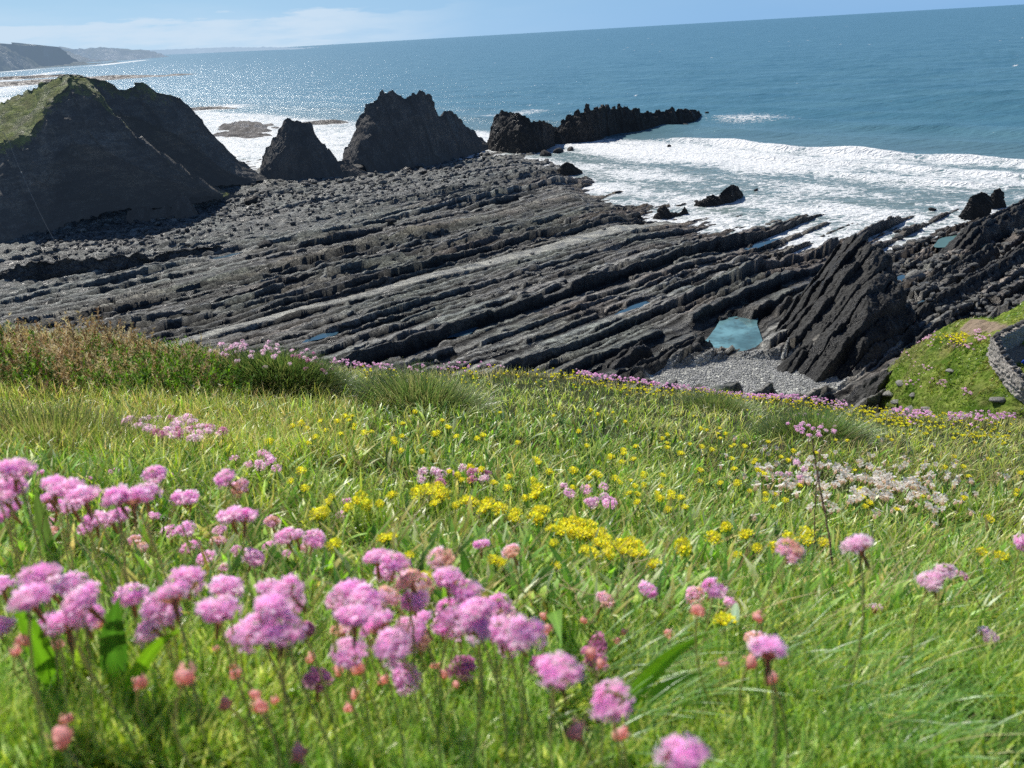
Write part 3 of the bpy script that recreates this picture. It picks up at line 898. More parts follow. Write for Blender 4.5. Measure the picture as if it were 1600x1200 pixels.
small_crag([(1500, 336, 341), (1508, 322, 341), (1518, 306, 341), (1533, 299, 340), (1545, 303, 338), (1550, 310, 336)], 'pointed dark rock at the water edge on the far right', seed=31.)
small_crag([(1544, 312, 325), (1553, 296, 325), (1562, 293, 324), (1568, 304, 323), (1573, 320, 322)], 'small horn of rock behind the pointed rock on the far right', seed=32.)
small_crag([(1084, 318, 321), (1100, 308, 322), (1112, 303, 321), (1122, 307, 320), (1130, 298, 318), (1142, 288, 315), (1152, 290, 311), (1162, 302, 307)], 'long low black rock standing alone in the white water', seed=33., df=1.8)
small_crag([(1020, 338, 340), (1030, 325, 341), (1040, 320, 340), (1048, 330, 339), (1060, 332, 337), (1070, 322, 334), (1076, 332, 333)], 'dark knob at the seaward end of the pale rock band', seed=34.)
small_crag([(868, 270, 273), (876, 258, 274), (886, 252, 273), (898, 258, 272), (910, 266, 270)], 'dark rock at the surf edge below the jagged reef', seed=35.)
small_crag([(1208, 412, 420), (1214, 396, 421), (1224, 391, 420), (1234, 398, 419), (1244, 402, 417)], 'squat dark block left of the black outcrop top', seed=36.)
small_crag([(1086, 462, 468), (1094, 442, 470), (1108, 436, 470), (1122, 440, 468), (1134, 456, 465)], 'dark hump on the platform above the turquoise pool', seed=37.)

# the fallen block at the far left: a dark broken shelf
darkmat = rock_mat('shelf_rock', (.06, .062, .064), (.22, .222, .215), .4, .8, wet=.15)
stack('rock_shelf', [(-60, 450, 470), (0, 425, 462), (30, 412, 458), (70, 405, 455), (120, 402, 452), (170, 398, 447), (215, 395, 440), (235, 402, 434), (260, 390, 428), (300, 385, 422), (340, 382, 415), (360, 392, 410)],
      3, 2.2, 'dark broken shelf of rock below the boulders at the left of the platform', 'rock shelf', darkmat, 260, 1.0, 2.0, 41.)


# ---- boulders
def boulder_mesh(seed, sub=3, flat=.75):
    bm = bmesh.new(); bmesh.ops.create_icosphere(bm, subdivisions=sub, radius=1)
    r = np.random.default_rng(seed)
    P = np.array([v.co[:] for v in bm.verts]); F = np.array([[v.index for v in f.verts] for f in bm.faces]); bm.free()
    for _ in range(11):
        n = r.normal(size=3); n /= np.linalg.norm(n); d = r.uniform(.45, .8)
        over = np.maximum(P @ n - d, 0)
        P -= over[:, None] * n * .95
    P *= (1 + .10 * fbm(P[:, 0] * 2, P[:, 1] * 2, P[:, 2] * 2 + seed, 3))[:, None]
    P *= np.array([1.15, .85, flat])
    return P, F


bgrey = rock_mat('boulder_rock', (.10, .102, .10), (.28, .28, .265), .15, 1.5)
bpale = rock_mat('pale_boulder_rock', (.22, .215, .195), (.38, .37, .33), .1, 1.5)
bdark = rock_mat('dark_boulder_rock', (.03, .03, .031), (.08, .078, .075), .15, 1.5)
BP = [boulder_mesh(100 + i, 2) for i in range(8)]
BM = {}
for nm, mt in (('grey', bgrey), ('pale', bpale), ('dark', bdark)):
    for i, (P, F) in enumerate(BP[:6]):
        me = np_mesh('boulder', P, F, mt); BM[nm, i] = me


def place_boulder(px, py, wpx, kind, label, group=None, flat=1.0, z=None):
    g = atz(px, py, 1.2 if z is None else z)
    dist = g[1] * math.cos(PITCH) + (EYE - g[2]) * math.sin(PITCH)
    r = wpx * dist / FPX / 2.1
    zz = z if z is not None else float(platform_z(np.array([g[0]]), np.array([g[1]]))[0])
    zz = max(zz, -.2)
    o = obj('boulder', BM[kind, random.randrange(6)])
    o.location = (g[0], g[1], zz + r * .28 * flat)
    o.rotation_euler = (random.uniform(-.3, .3), random.uniform(-.3, .3), random.uniform(0, 6.28))
    o.scale = (r, r, r * flat)
    tagit(o, label, 'boulder', group)
    return o


SPEC = [(1427, 441, 36, 'pale', 'flat-topped pale block lying among the right-hand rocks', .8), (1407, 384, 22, 'grey', 'grey boulder touching the small blue pool behind the outcrop', .9),
        (1402, 350, 18, 'dark', 'dark boulder at the surf edge right of the outcrop top', .8), (1406, 361, 20, 'grey', 'rounded grey boulder just behind the outcrop top', .8),
        (1428, 413, 26, 'grey', 'grey slab-like boulder above the flat-topped pale block', .6), (1457, 328, 15, 'dark', 'lone dark rock in the foam near the right shore', .7),
        (1180, 298, 10, 'dark', 'small black rock in the foam right of the long black rock', .8), (1045, 229, 9, 'dark', 'tiny black rock alone in the white water off the reef', .8),
        (1104, 177, 8, 'dark', 'last rock off the seaward tip of the jagged reef', .9), (1088, 315, 10, 'dark', 'small black rock at the left end of the long black rock', .7),
        (1020, 202, 8, 'dark', 'first of the black specks in front of the reef tip', .6), (1036, 200, 9, 'dark', 'second of the black specks in front of the reef tip', .6), (1071, 196, 14, 'dark', 'flat black rock in the foam near the reef tip', .4),
        (418, 392, 30, 'dark', 'large dark boulder in the middle left of the platform', .8), (395, 322, 34, 'dark', 'big black boulder in the shade right of the cliff foot', .8),
        (612, 357, 22, 'dark', 'dark boulder on the platform under the big stack', .7), (595, 505, 18, 'grey', 'grey flat stone at the lower middle of the platform', .4),
        (297, 500, 26, 'grey', 'pale grey flat stone near the lower left of the pale band', .5), (88, 519, 30, 'grey', 'grey boulder just above the brown gorse on the left', .7),
        (558, 543, 30, 'grey', 'long flat stone above the pink clump on the platform', .3), (1165, 529, 20, 'pale', 'small pale stone showing in the turquoise pool', .35),
        (1390, 598, 20, 'pale', 'pale stone at the foot of the green knoll', .6), (1330, 622, 40, 'grey', 'wide grey boulder between the slab and the flower crest', .5),
        (800, 470, 18, 'pale', 'pale flat stone in the middle of the platform', .35), (640, 268, 24, 'dark', 'dark boulder in front of the foot of the big stack', .7),
        (655, 262, 30, 'grey', 'large grey boulder at the right foot of the big stack', .7), (560, 268, 44, 'dark', 'dark rounded mass between the stack feet', .8),
        (890, 228, 18, 'dark', 'dark rock at the near foot of the blocky reef', .8), (870, 231, 26, 'dark', 'larger dark rock by the near foot of the blocky reef', .7), (850, 236, 26, 'dark', 'dark rock where the reef meets the boulder beach', .8),
        (965, 301, 20, 'dark', 'dark low rock in foam beyond the platform ridges', .4), (1235, 402, 16, 'grey', 'grey stone beside the squat dark block', .7),
        (1440, 402, 22, 'pale', 'pale stone among the boulders left of the green pool', .6), (1470, 352, 20, 'dark', 'dark rock between the pale green pool and the sea', .8), (1486, 452, 16, 'grey', 'grey stone beside the narrow ledge on the right', .6)]
for px, py, w, k, lab, fl in SPEC:
    z = 0.0 if ((py < 330 and px > 950) or (px > 1440 and py < 335)) else None
    place_boulder(px, py, w, k, lab, None, fl, z)
ZONES = [((90, 365), (280, 345), 24, 12, 'pale', 34, 'pale rounded boulder on the beach under the grassy headland', 'boulders under the grassy headland'),
         ((280, 350), (430, 330), 26, 12, 'grey', 26, 'grey boulder between the headland foot and the small stack', 'boulders by the small stack'),
         ((410, 300), (560, 285), 16, 13, 'grey', 32, 'grey boulder scattered in front of the small stack', 'boulders in front of the small stack'),
         ((560, 290), (760, 250), 16, 14, 'grey', 44, 'grey boulder on the beach below the big stack', 'boulders below the big stack'),
         ((750, 250), (880, 258), 12, 12, 'grey', 34, 'small grey boulder on the beach below the blocky reef', 'boulders below the blocky reef'),
         ((1380, 420), (1500, 380), 30, 12, 'grey', 36, 'brownish grey boulder among the ledges on the right', 'boulders among the right-hand ledges'),
         ((700, 460), (1000, 400), 50, 10, 'grey', 22, 'loose grey stone lying on the platform ridges', 'loose stones on the platform')]
for (a, b, sp, w, kd, n, lab, grp) in ZONES:
    for i in range(n):
        t = random.random(); px = a[0] + (b[0] - a[0]) * t; py = a[1] + (b[1] - a[1]) * t + random.gauss(0, sp * .5)
        place_boulder(px, py, w * random.uniform(.55, 1.5), 'pale' if kd == 'pale' and random.random() < .5 else 'grey', lab, grp, random.uniform(.5, .9))


def scatter_stones(name, n, sampler, rlo, rhi, mat, label=None):
    """one mesh of loose stones too many to count"""
    low = [boulder_mesh(300 + i, 1) for i in range(5)]
    P = sampler(n); m = len(P)
    r = rng.uniform(0, 1, m) ** 2.2 * (rhi - rlo) + rlo
    Vs, Fs, off = [], [], 0
    for k in range(5):
        idx = np.arange(k, m, 5)
        B, F = low[k]; ang = rng.uniform(0, 6.28, len(idx)); c, s = np.cos(ang), np.sin(ang)
        X = B[None, :, 0] * c[:, None] - B[None, :, 1] * s[:, None]; Y = B[None, :, 0] * s[:, None] + B[None, :, 1] * c[:, None]
        V = np.stack([X, Y, np.broadcast_to(B[None, :, 2], X.shape) * rng.uniform(.6, 1, (len(idx), 1))], -1) * r[idx][:, None, None] + P[idx][:, None, :]
        Vs.append(V.reshape(-1, 3)); Fs.append((F[None] + (np.arange(len(idx)) * len(B))[:, None, None] + off).reshape(-1, 3)); off += len(idx) * len(B)
    o = obj(name, np_mesh(name, np.concatenate(Vs), np.concatenate(Fs), mat))
    return tagit(o, label, kind='stuff')


def samp_pebbles(n):
    a = rng.uniform(0, 2 * np.pi, n); q = np.sqrt(rng.uniform(0, 1, n))
    x = PEB[0][0] + q * np.cos(a) * PEB[1] * 1.05; y = PEB[0][1] + q * np.sin(a) * PEB[2] * 1.1
    return np.stack([x, y, platform_z(x, y) + .02], -1)


pebmat = rock_mat('pebble_rock', (.28, .285, .275), (.55, .55, .53), .02, 3)
scatter_stones('pebbles', 9000, samp_pebbles, .06, .17, pebmat, 'grey pebbles filling the hollow below the turquoise pool')


def samp_rubble(n):
    pts = []
    for _ in range(n):
        k = random.random()
        if k < .75:
            t = random.random(); px = 60 + 800 * t; py = np.interp(px, [60, 200, 400, 600, 760, 860], [395, 365, 322, 292, 262, 262]) + random.gauss(0, 20)
        else:
            px = random.uniform(1370, 1600); py = random.uniform(340, 500)
        pts.append(atz(px, py, 1.2))
    P = np.array(pts); z = platform_z(P[:, 0], P[:, 1]); P[:, 2] = z + .08
    return P[z > .15]


scatter_stones('rubble', 5200, samp_rubble, .12, .75, bgrey, 'grey stone rubble strewn along the foot of the cliffs')


# ---- pale rope or cable hanging down the headland face
def tube(path, r, n=6, taper=None):
    path = np.asarray(path, float); m = len(path)
    T = np.gradient(path, axis=0); T /= np.linalg.norm(T, axis=1)[:, None] + 1e-9
    up = np.array([0, 0, 1.0]) if abs(T[0][2]) < .9 else np.array([0, 1.0, 0])
    A = np.cross(T, up); A /= np.linalg.norm(A, axis=1)[:, None] + 1e-9
    B = np.cross(T, A)
    rr = np.full(m, r) if taper is None else r * np.asarray(taper)
    a = np.linspace(0, 2 * np.pi, n, endpoint=False)
    V = path[:, None] + rr[:, None, None] * (A[:, None] * np.cos(a)[None, :, None] + B[:, None] * np.sin(a)[None, :, None])
    i = np.arange(m * n).reshape(m, n); j = np.roll(i, -1, 1)
    F = np.stack([i[:-1], j[:-1], j[1:], i[1:]], -1).reshape(-1, 4)
    return V.reshape(-1, 3), F


def plain(name, c, rough=.7, n=.3, sc=30):
    t = NT(name)
    k = t.noise(sc, 3, .6, t.n('ShaderNodeTexCoord').outputs['Object'])
    return t.done(t.bsdf(t.mix(k, tuple(a * (1 - n) for a in c), tuple(min(1, a * (1 + n)) for a in c)), rough))


rp = [(4, 206, 141.5), (14, 220, 140.6), (24, 248, 138.4), (33, 268, 137.0), (45, 296, 135.3), (60, 328, 133.2), (72, 352, 131.5), (84, 374, 130)]
pts = resample([aty(a, b, y - .9) for a, b, y in rp], 40)
Vt, Ft = tube(pts, .035)
rope = obj('rope', np_mesh('rope', Vt, Ft, plain('rope_fibre', (.30, .29, .26))))
tagit(rope, 'thin pale rope hanging down the dark headland cliff at the left edge', 'rope')
P_, F_ = BP[0]
kn = obj('knot', np_mesh('knot', P_ * .22 + resample(pts, 40)[17], F_, plain('knot_fibre', (.4, .4, .38))), rope)

# ================================================================== NEAR SLOPE
def crest_y0(x):
    return 7.6 + .55 * np.sin(x * .9) + .35 * np.sin(x * 2.3 + 1) + .05 * x


def G0(x, y):
    x = np.asarray(x, float); y = np.asarray(y, float)
    z = EYE - .40 - .40 * y - .165 * x
    z = z + .05 * perlin(x / 1.4, y / 1.4, .7) * sstep(.6, 2, y) + .025 * perlin(x / .45, y / .45, 3.7) + .10 * perlin(x / 3.5, y / 3.5, 9.1) * sstep(1.5, 4, y)
    c = crest_y0(x)
    o = np.maximum(y - c, 0)
    z = z - .16 * o ** 2 * (o < 5) - (4.0 + 1.6 * (o - 5)) * (o >= 5)
    # broken cliff below the edge
    z = z + sstep(1.5, 6, o) * .9 * fbm(x / 3, y / 3, 5.5, 4, True)
    return z


def ground_hit(px, py, h=0.0):
    d = ray(px, py)
    lo, hi = .15, 30.0
    ts = np.geomspace(.1, 14, 160) / d[1]
    P = np.array([0, 0, EYE])[None] + d[None] * ts[:, None]
    g = G0(P[:, 0], P[:, 1]) + h - P[:, 2]
    k = np.argmax(g > 0)
    if g[k] <= 0: return None
    a = g[k - 1] if k else -1; t = ts[k - 1] + (ts[k] - ts[k - 1]) * (-a) / (g[k] - a) if k else ts[0]
    return np.array([0, 0, EYE]) + d * t


def hits(px, py, h=0.0):
    """vectorised ground_hit: px, py arrays; returns (n,3) ground points and validity"""
    d = FPX * _f[None] + (px - 800)[:, None] * _R[None] + (600 - py)[:, None] * _U[None]
    n = len(px)

    def cheap(X, y):
        o = np.maximum(y - crest_y0(X), 0)
        return EYE - .40 - .40 * y - .165 * X - .16 * o ** 2 * (o < 5) - (4.0 + 1.6 * (o - 5)) * (o >= 5)
    yp = np.full(n, .1); gp_ = np.full(n, -1.0); done = np.zeros(n, bool); ysol = np.full(n, np.nan)
    rx = d[:, 0] / d[:, 1]; rz = d[:, 2] / d[:, 1]
    for yv in np.geomspace(.12, 13, 70):
        g = cheap(rx * yv, np.full(n, yv)) + h - (EYE + rz * yv)
        new = (g > 0) & ~done
        ysol[new] = (yp + (yv - yp) * (-gp_) / (g - gp_ + 1e-9))[new]
        done |= new; gp_ = g; yp = np.full(n, yv)
    ys_ = np.where(done, ysol, 5.0)
    for _ in range(2):
        err = (EYE + rz * ys_) - (G0(rx * ys_, ys_) + h)
        slope = rz + .40 + .165 * rx
        ys_ = ys_ - np.clip(err / np.where(slope < -.03, slope, -.03), -.4, .4)
    ok = done & (ys_ > .1) & (ys_ < 11)
    X = rx * ys_
    out = np.stack([X, ys_, G0(X, ys_)], -1)
    return out, ok


def build_slope():
    ys = np.concatenate([np.linspace(-4, 0, 20, endpoint=False), np.linspace(0, 12, 260, endpoint=False), np.linspace(12, 34, 90)])
    xs = np.concatenate([np.linspace(-40, -9, 60, endpoint=False), np.linspace(-9, 9, 300, endpoint=False), np.linspace(9, 30, 50)])
    Y, X = np.meshgrid(ys, xs, indexing='ij')
    Z = np.maximum(G0(X, Y), .2)
    t = NT('turf_soil'); p = t.pos()
    n = t.noise(9, 6, .7, p); n2 = t.noise(.8, 4, .6, p)
    veg = t.mix(t.ramp(n, [(.35, 0.0), (.65, 1.0)]), (.012, .022, .006), (.045, .062, .018))
    veg = t.mix(t.ramp(n2, [(.4, 0.0), (.7, .5)]), veg, (.05, .038, .02))
    sep = t.n('ShaderNodeSeparateXYZ'); t.put(sep.inputs[0], p)
    low = t.math('MULTIPLY', t.math('SUBTRACT', 25.6, sep.outputs[2]), .8, True)
    c = t.mix(low, veg, t.mix(n, (.05, .045, .04), (.16, .14, .12)))
    m = t.done(t.bsdf(c, .9, t.bump(n, .8, .03), .1))
    tagit(obj('ground', np_mesh('ground', np.stack([X, Y, Z], -1).reshape(-1, 3), grid_faces(len(ys), len(xs)), m, True)), kind='structure')


build_slope()

# ---- the green knoll on the right with a path and a stone-walled viewpoint
KR = [  # columns: (px,py,y) from the skyline edge down to the near foot
    [(1345, 612, 58), (1352, 622, 56.5), (1362, 640, 54), (1375, 680, 50), (1390, 760, 44)],
    [(1372, 606, 57), (1382, 622, 54.5), (1398, 645, 51.5), (1420, 690, 47), (1450, 780, 41)],
    [(1408, 566, 56), (1420, 590, 52.5), (1438, 625, 49), (1462, 680, 44), (1500, 790, 38)],
    [(1440, 532, 55), (1458, 565, 50), (1478, 605, 46.5), (1500, 665, 42), (1545, 790, 36)],
    [(1478, 509, 54), (1500, 540, 48.5), (1518, 590, 44.5), (1540, 655, 40.5), (1590, 790, 34)],
    [(1520, 503, 52), (1542, 522, 47.5), (1560, 575, 43.5), (1582, 650, 39.5), (1640, 790, 33)],
    [(1560, 494, 53), (1580, 512, 48.5), (1600, 570, 43), (1625, 650, 39), (1700, 790, 32)],
    [(1600, 474, 55), (1625, 492, 50), (1650, 560, 43), (1680, 650, 38.5), (1770, 790, 31)],
    [(1660, 455, 57), (1700, 472, 52), (1720, 550, 43), (1760, 650, 38), (1850, 790, 30)],
    [(1760, 430, 60), (1800, 455, 54), (1820, 540, 43), (1860, 650, 38), (1960, 790, 30)]]
KC = [[aty(*p) for p in c] for c in KR]
rowsK = [[c[i] for c in KC] for i in range(5)]
backK = [np.array([p[0] * 1.03, p[1] + 5.0 + .5 * i, .3]) for i, p in enumerate(rowsK[0])]


def smooth_loft(rows, nu, nvs):
    G = loft(rows, nu, nvs)
    for _ in range(6):
        G[1:-1] = (G[:-2] + 2 * G[1:-1] + G[2:]) / 4
        G[:, 1:-1] = (G[:, :-2] + 2 * G[:, 1:-1] + G[:, 2:]) / 4
    return G


GK = smooth_loft([backK] + rowsK, 260, [40, 50, 60, 50, 30])
nK = grid_normals(GK)
XK, YK, ZK = GK[..., 0], GK[..., 1], GK[..., 2]
dK = .55 * fbm(XK / 3, YK / 3, ZK / 3, 4) + .22 * np.abs(perlin(XK / .8, YK / .8, ZK / .8)) + .10 * fbm(XK / .35, YK / .35, ZK / .35, 3)
GK = GK + np.where(nK[..., 2:] < 0, -nK, nK) * dK[..., None]
t = NT('knoll_turf'); p = t.pos()
n = t.noise(.55, 6, .65, p); n2 = t.noise(3.5, 6, .7, p); n3 = t.noise(.25, 3, .5, p)
c = t.ramp(n2, [(.3, (.04, .06, .012)), (.5, (.24, .32, .05)), (.7, (.48, .52, .16))])
c = t.mix(t.ramp(n, [(.42, 0.0), (.62, .8)]), c, (.045, .12, .006))
c = t.mix(t.ramp(n3, [(.5, 0.0), (.66, .75)]), c, (.24, .20, .09))
rk = t.attr('rockiness')
c = t.mix(t.ramp(t.math('ADD', rk, t.math('MULTIPLY', t.math('SUBTRACT', n2, .5), 1.6)), [(.5, 0.0), (.6, 1.0)]), c, t.mix(n, (.12, .11, .10), (.30, .27, .24)))
pa = t.attr('path')
c = t.mix(t.ramp(t.math('ADD', pa, t.math('MULTIPLY', t.math('SUBTRACT', n2, .5), .8)), [(.45, 0.0), (.6, 1.0)]), c, (.36, .28, .20))
kmat = t.done(t.bsdf(c, .9, t.bump(t.math('ADD', n2, n), 1.0, .25), .1))
nv_, nu_ = GK.shape[:2]
rr_ = np.arange(nv_)[:, None] * np.ones((1, nu_)); cc_ = np.ones((nv_, 1)) * np.linspace(0, 9, nu_)[None]
rockiness = np.clip((1 - sstep(26, 46, rr_)) * .62 + .42 * (1 - sstep(0, 2.0, cc_)) + .1, 0, 1)


def blobK(px, py, y, rad):
    q = aty(px, py, y)
    return np.exp(-(((XK - q[0]) ** 2 + (YK - q[1]) ** 2) / rad ** 2))


pathA = np.maximum.reduce([blobK(1535, 512, 50, 1.3), blobK(1552, 517, 49, 1.0), blobK(1522, 508, 51, 1.0)])
me = np_mesh('knoll', GK.reshape(-1, 3), grid_faces(nv_, nu_), kmat, False, attrs={'rockiness': rockiness.ravel(), 'path': pathA.ravel()})
tagit(obj('knoll', me), kind='structure')

# rough grass on the knoll

def knoll_grass():
    m = 26000
    iv = rng.integers(30, GK.shape[0] - 2, m); iu = rng.integers(1, GK.shape[1] - 2, m)
    P = GK[iv, iu] + (GK[iv, iu + 1] - GK[iv, iu]) * rng.uniform(0, 1, (m, 1)) + (GK[iv + 1, iu] - GK[iv, iu]) * rng.uniform(0, 1, (m, 1))
    k = (perlin(P[:, 0] / 1.1, P[:, 1] / 1.1, 7.7) > -.2) & (pathA[iv, iu] < .3) & (rockiness[iv, iu] < .6); P = P[k]; n = len(P)
    g = perlin(P[:, 0] / 2.5, P[:, 1] / 2.5, 2.7)[:, None]
    col = np.where(g > 0, pick(n, [(.05, .11, .015), (.09, .16, .02), (.03, .07, .012)]), pick(n, [(.12, .15, .03), (.16, .15, .05), (.07, .12, .02)]))
    veg('grass', 'shaggy green grass hanging over the knoll on the right', [blades(P, rng.uniform(.12, .38, n), rng.uniform(.02, .045, n), rng.uniform(-2.6, .6, n), rng.uniform(.3, 1.1, n), rng.uniform(.2, 1.2, n), col, 3, dark=.35)], grassm, 5.0)


# wall: follows a bent line; > stone_face, coping_stone children
wallm = rock_mat('wall_stone', (.36, .34, .30), (.78, .72, .64), .12, 2.2)
copem = rock_mat('coping_rock', (.07, .068, .066), (.22, .21, .20), .05, 3)
pavem = rock_mat('viewpoint_gravel', (.26, .21, .16), (.40, .33, .26), .03, 3)
WT = [aty(a, b, y) for a, b, y in [(1640, 478, 47.5), (1600, 505, 46.2), (1578, 515, 45.2), (1556, 527, 44.3), (1563, 545, 43.2), (1578, 568, 42.0), (1600, 592, 40.6), (1640, 622, 39.2), (1700, 655, 38)]]
H_W = 1.9


def build_wall():
    root = bpy.data.objects.new('stone_wall', None); COL.objects.link(root)
    tagit(root, 'low dry stone wall of a walled viewpoint on the green knoll, topped with upright dark stones', 'wall')
    T = resample(WT, 90)
    d = np.gradient(T[:, :2], axis=0); d /= np.linalg.norm(d, axis=1)[:, None]
    nrm = np.stack([d[:, 1], -d[:, 0]], -1)
    th = .27
    rows = []
    prof = [(-th - .10, -H_W), (-th - .05, -H_W * .6), (-th, -H_W * .25), (-th, -.02), (-th + .05, 0), (th - .05, 0), (th, -.02), (th, -.5), (th, -1.2)]
    for o_, z in prof:
        rows.append(np.concatenate([T[:, :2] + nrm * o_, T[:, 2:] + z], 1))
    G = np.array([resample(r, 420) for r in rows]); Gd = []
    for k in range(len(G) - 1):
        m = 14 if k in (0, 1, 2, 7) else 4
        for j in range(m): Gd.append(G[k] * (1 - j / m) + G[k + 1] * j / m)
    Gd.append(G[-1]); G = np.array(Gd)
    n = grid_normals(G)
    X, Y, Z = G[..., 0], G[..., 1], G[..., 2]
    st = perlin(X / .22, Y / .22, Z / .12) + .6 * perlin(X / .5, Y / .5, Z / .28 + 3)
    G = G + n * (.11 * st)[..., None]
    obj('stonework', np_mesh('stonework', G.reshape(-1, 3), grid_faces(*G.shape[:2]), wallm), root)
    L = np.concatenate([[0], np.cumsum(np.linalg.norm(np.diff(T, axis=0), axis=1))])
    s = .3
    while s < L[-1] - .3:
        q = np.array([np.interp(s, L, T[:, i]) for i in range(3)]); dd = np.array([np.interp(s, L, d[:, i]) for i in range(2)])
        P, F = BP[random.randrange(8)]
        w = random.uniform(.09, .16)
        o = obj('coping_stone', np_mesh('coping_stone', P * np.array([w, .26, random.uniform(.16, .30)]), F, copem), root)
        o.location = tuple(q + [0, 0, .13]); o.rotation_euler = (random.uniform(-.15, .15), random.uniform(-.3, .3), math.atan2(dd[1], dd[0]))
        s += random.uniform(.30, .5)
    return T


Twall = build_wall()
# gravel floor inside the wall
A_ = [WT[i] - np.array([0, 0, 1.15]) for i in (1, 2, 3, 4, 5, 6, 7)]
cen = np.mean(A_, 0) + np.array([2.5, .5, 0]); zf = np.mean([a[2] for a in A_])
Vp = np.array([[cen[0] + 3, cen[1], zf - .1]] + [[a[0], a[1], a[2]] for a in A_] + [[A_[-1][0] + 6, A_[-1][1], zf - .5], [A_[0][0] + 7, A_[0][1], zf]])
m = len(Vp) - 1
tagit(obj('path', np_mesh('path', Vp, np.array([[0, 1 + i, 1 + (i + 1) % m] for i in range(m)]), pavem)), kind='structure')
# small blue thing just inside the wall at the picture edge
for (px, py, y, w) in [(1388, 622, 54, .6), (1402, 628, 52, .5), (1395, 640, 51.5, .7), (1412, 640, 50, .55), (1378, 612, 56, .5), (1425, 648, 49, .6), (1408, 600, 53, .45), (1450, 640, 47, .5), (1512, 640, 42, .45), (1555, 645, 41, .5), (1430, 618, 50, .35), (1487, 580, 47, .35)]:
    q = aty(px, py, y); e = (XK - q[0]) ** 2 + (YK - q[1]) ** 2; q = GK[np.unravel_index(np.argmin(e), e.shape)]
    o = obj('boulder', BM['pale', random.randrange(6)]); o.location = tuple(q + [0, 0, .1]); o.scale = (w, w * 1.2, w * .8); o.rotation_euler = (random.uniform(-.4, .4), random.uniform(-.4, .4), random.uniform(0, 6))
    tagit(o, 'pale grey rock poking out of the turf of the green knoll', 'boulder', 'rocks in the knoll turf')
bb = boulder_mesh(77, 2)
q = aty(1600, 564, 42.0)
bag = obj('blue_bundle', np_mesh('blue_bundle', bb[0] * np.array([.26, .22, .32]), bb[1], plain('blue_cloth', (.02, .09, .62), .7, .2, 8)))
bag.location = tuple(q + np.array([.15, .1, -.1]))
tagit(bag, 'small bright blue bundle inside the stone wall at the right edge', 'bundle')

# ================================================================== VEGETATION
def blades(P, L, Wd, az, lean, bend, col, segs=4, fold=0.0, tipw=.08, shape=0.0, colt=None, dark=.22):
    """P (n,3) roots; returns V,F,C. lean: initial tilt, bend: extra tilt to the tip; az: heading of the lean"""
    n = len(P)
    k = np.linspace(0, 1, segs + 1)
    ang = lean[:, None] + bend[:, None] * k[None]          # from vertical
    st = L[:, None] / segs
    dx = np.sin(ang) * st; dz = np.cos(ang) * st
    hx = np.concatenate([np.zeros((n, 1)), np.cumsum(dx[:, :-1], 1)], 1); hz = np.concatenate([np.zeros((n, 1)), np.cumsum(dz[:, :-1], 1)], 1)
    ca, sa = np.cos(az), np.sin(az)
    C = np.stack([P[:, None, 0] + hx * ca[:, None], P[:, None, 1] + hx * sa[:, None], P[:, None, 2] + hz], -1)
    tw = az + np.pi / 2 + rng.uniform(-.9, .9, n)
    wv = np.stack([np.cos(tw), np.sin(tw), rng.uniform(-.25, .25, n)], -1)
    if shape > 0:
        prof = np.sin(np.pi * np.clip(k * .9 + .1, 0, 1)) ** .8 * (1 - tipw) + tipw; prof[-1] = tipw
        prof[0] = .3
    else:
        prof = 1 - (1 - tipw) * k ** 1.6
    w = Wd[:, None] * prof[None] * .5
    A = C - wv[:, None] * w[..., None]; B = C + wv[:, None] * w[..., None]
    V = np.stack([A, B], 2).reshape(-1, 3)
    base = (np.arange(n) * (segs + 1) * 2)[:, None]
    s = np.arange(segs)[None] * 2
    F = np.stack([base + s, base + s + 1, base + s + 3, base + s + 2], -1).reshape(-1, 4)
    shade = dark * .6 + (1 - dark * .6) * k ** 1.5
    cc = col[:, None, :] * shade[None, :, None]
    if colt is not None:
        cc = cc * (1 - (k ** 2)[None, :, None]) + colt[:, None, :] * (k ** 2)[None, :, None]
    Cc = np.repeat(cc[:, :, None, :], 2, 2).reshape(-1, 3)
    return V, F, Cc


def merge(parts):
    V, F, C, off = [], [], [], 0
    for v, f, c in parts:
        V.append(v); F.append(f + off); C.append(c); off += len(v)
    return np.concatenate(V), np.concatenate(F), np.concatenate(C)


def pick(n, cols, w=None):
    cols = np.array(cols)
    i = rng.choice(len(cols), n, p=w)
    return cols[i] * rng.uniform(.65, 1.35, (n, 1)) * rng.uniform(.93, 1.07, (n, 3))


def screen_pts(n, x0, x1, y0, y1, ymap=None):
    px = rng.uniform(x0, x1, n); py = rng.uniform(y0, y1, n)
    P, ok = hits(px, py)
    return P[ok], px[ok], py[ok]


def clump(P, sc, seed):
    return perlin(P[:, 0] / sc, P[:, 1] / sc, seed)


grassm = leaf_mat('grass_blade', .42, .34, .6)
leafm = leaf_mat('herb_leaf', .4, .38, .6)
strawm = leaf_mat('dry_stalk', .2, .7, .2)


def U(n, a, b): return rng.uniform(a, b, n)


def veg(name, label, parts, mat, gain=6.2):
    V, F, C = merge(parts); C = C * gain * np.array([1.14, 1.0, .92]); C = C / (1 + .35 * np.maximum(C - .3, 0))
    o = obj(name, np_mesh(name, V, F, mat, True, np.clip(C, 0, 1)))
    return tagit(o, label, kind='stuff')


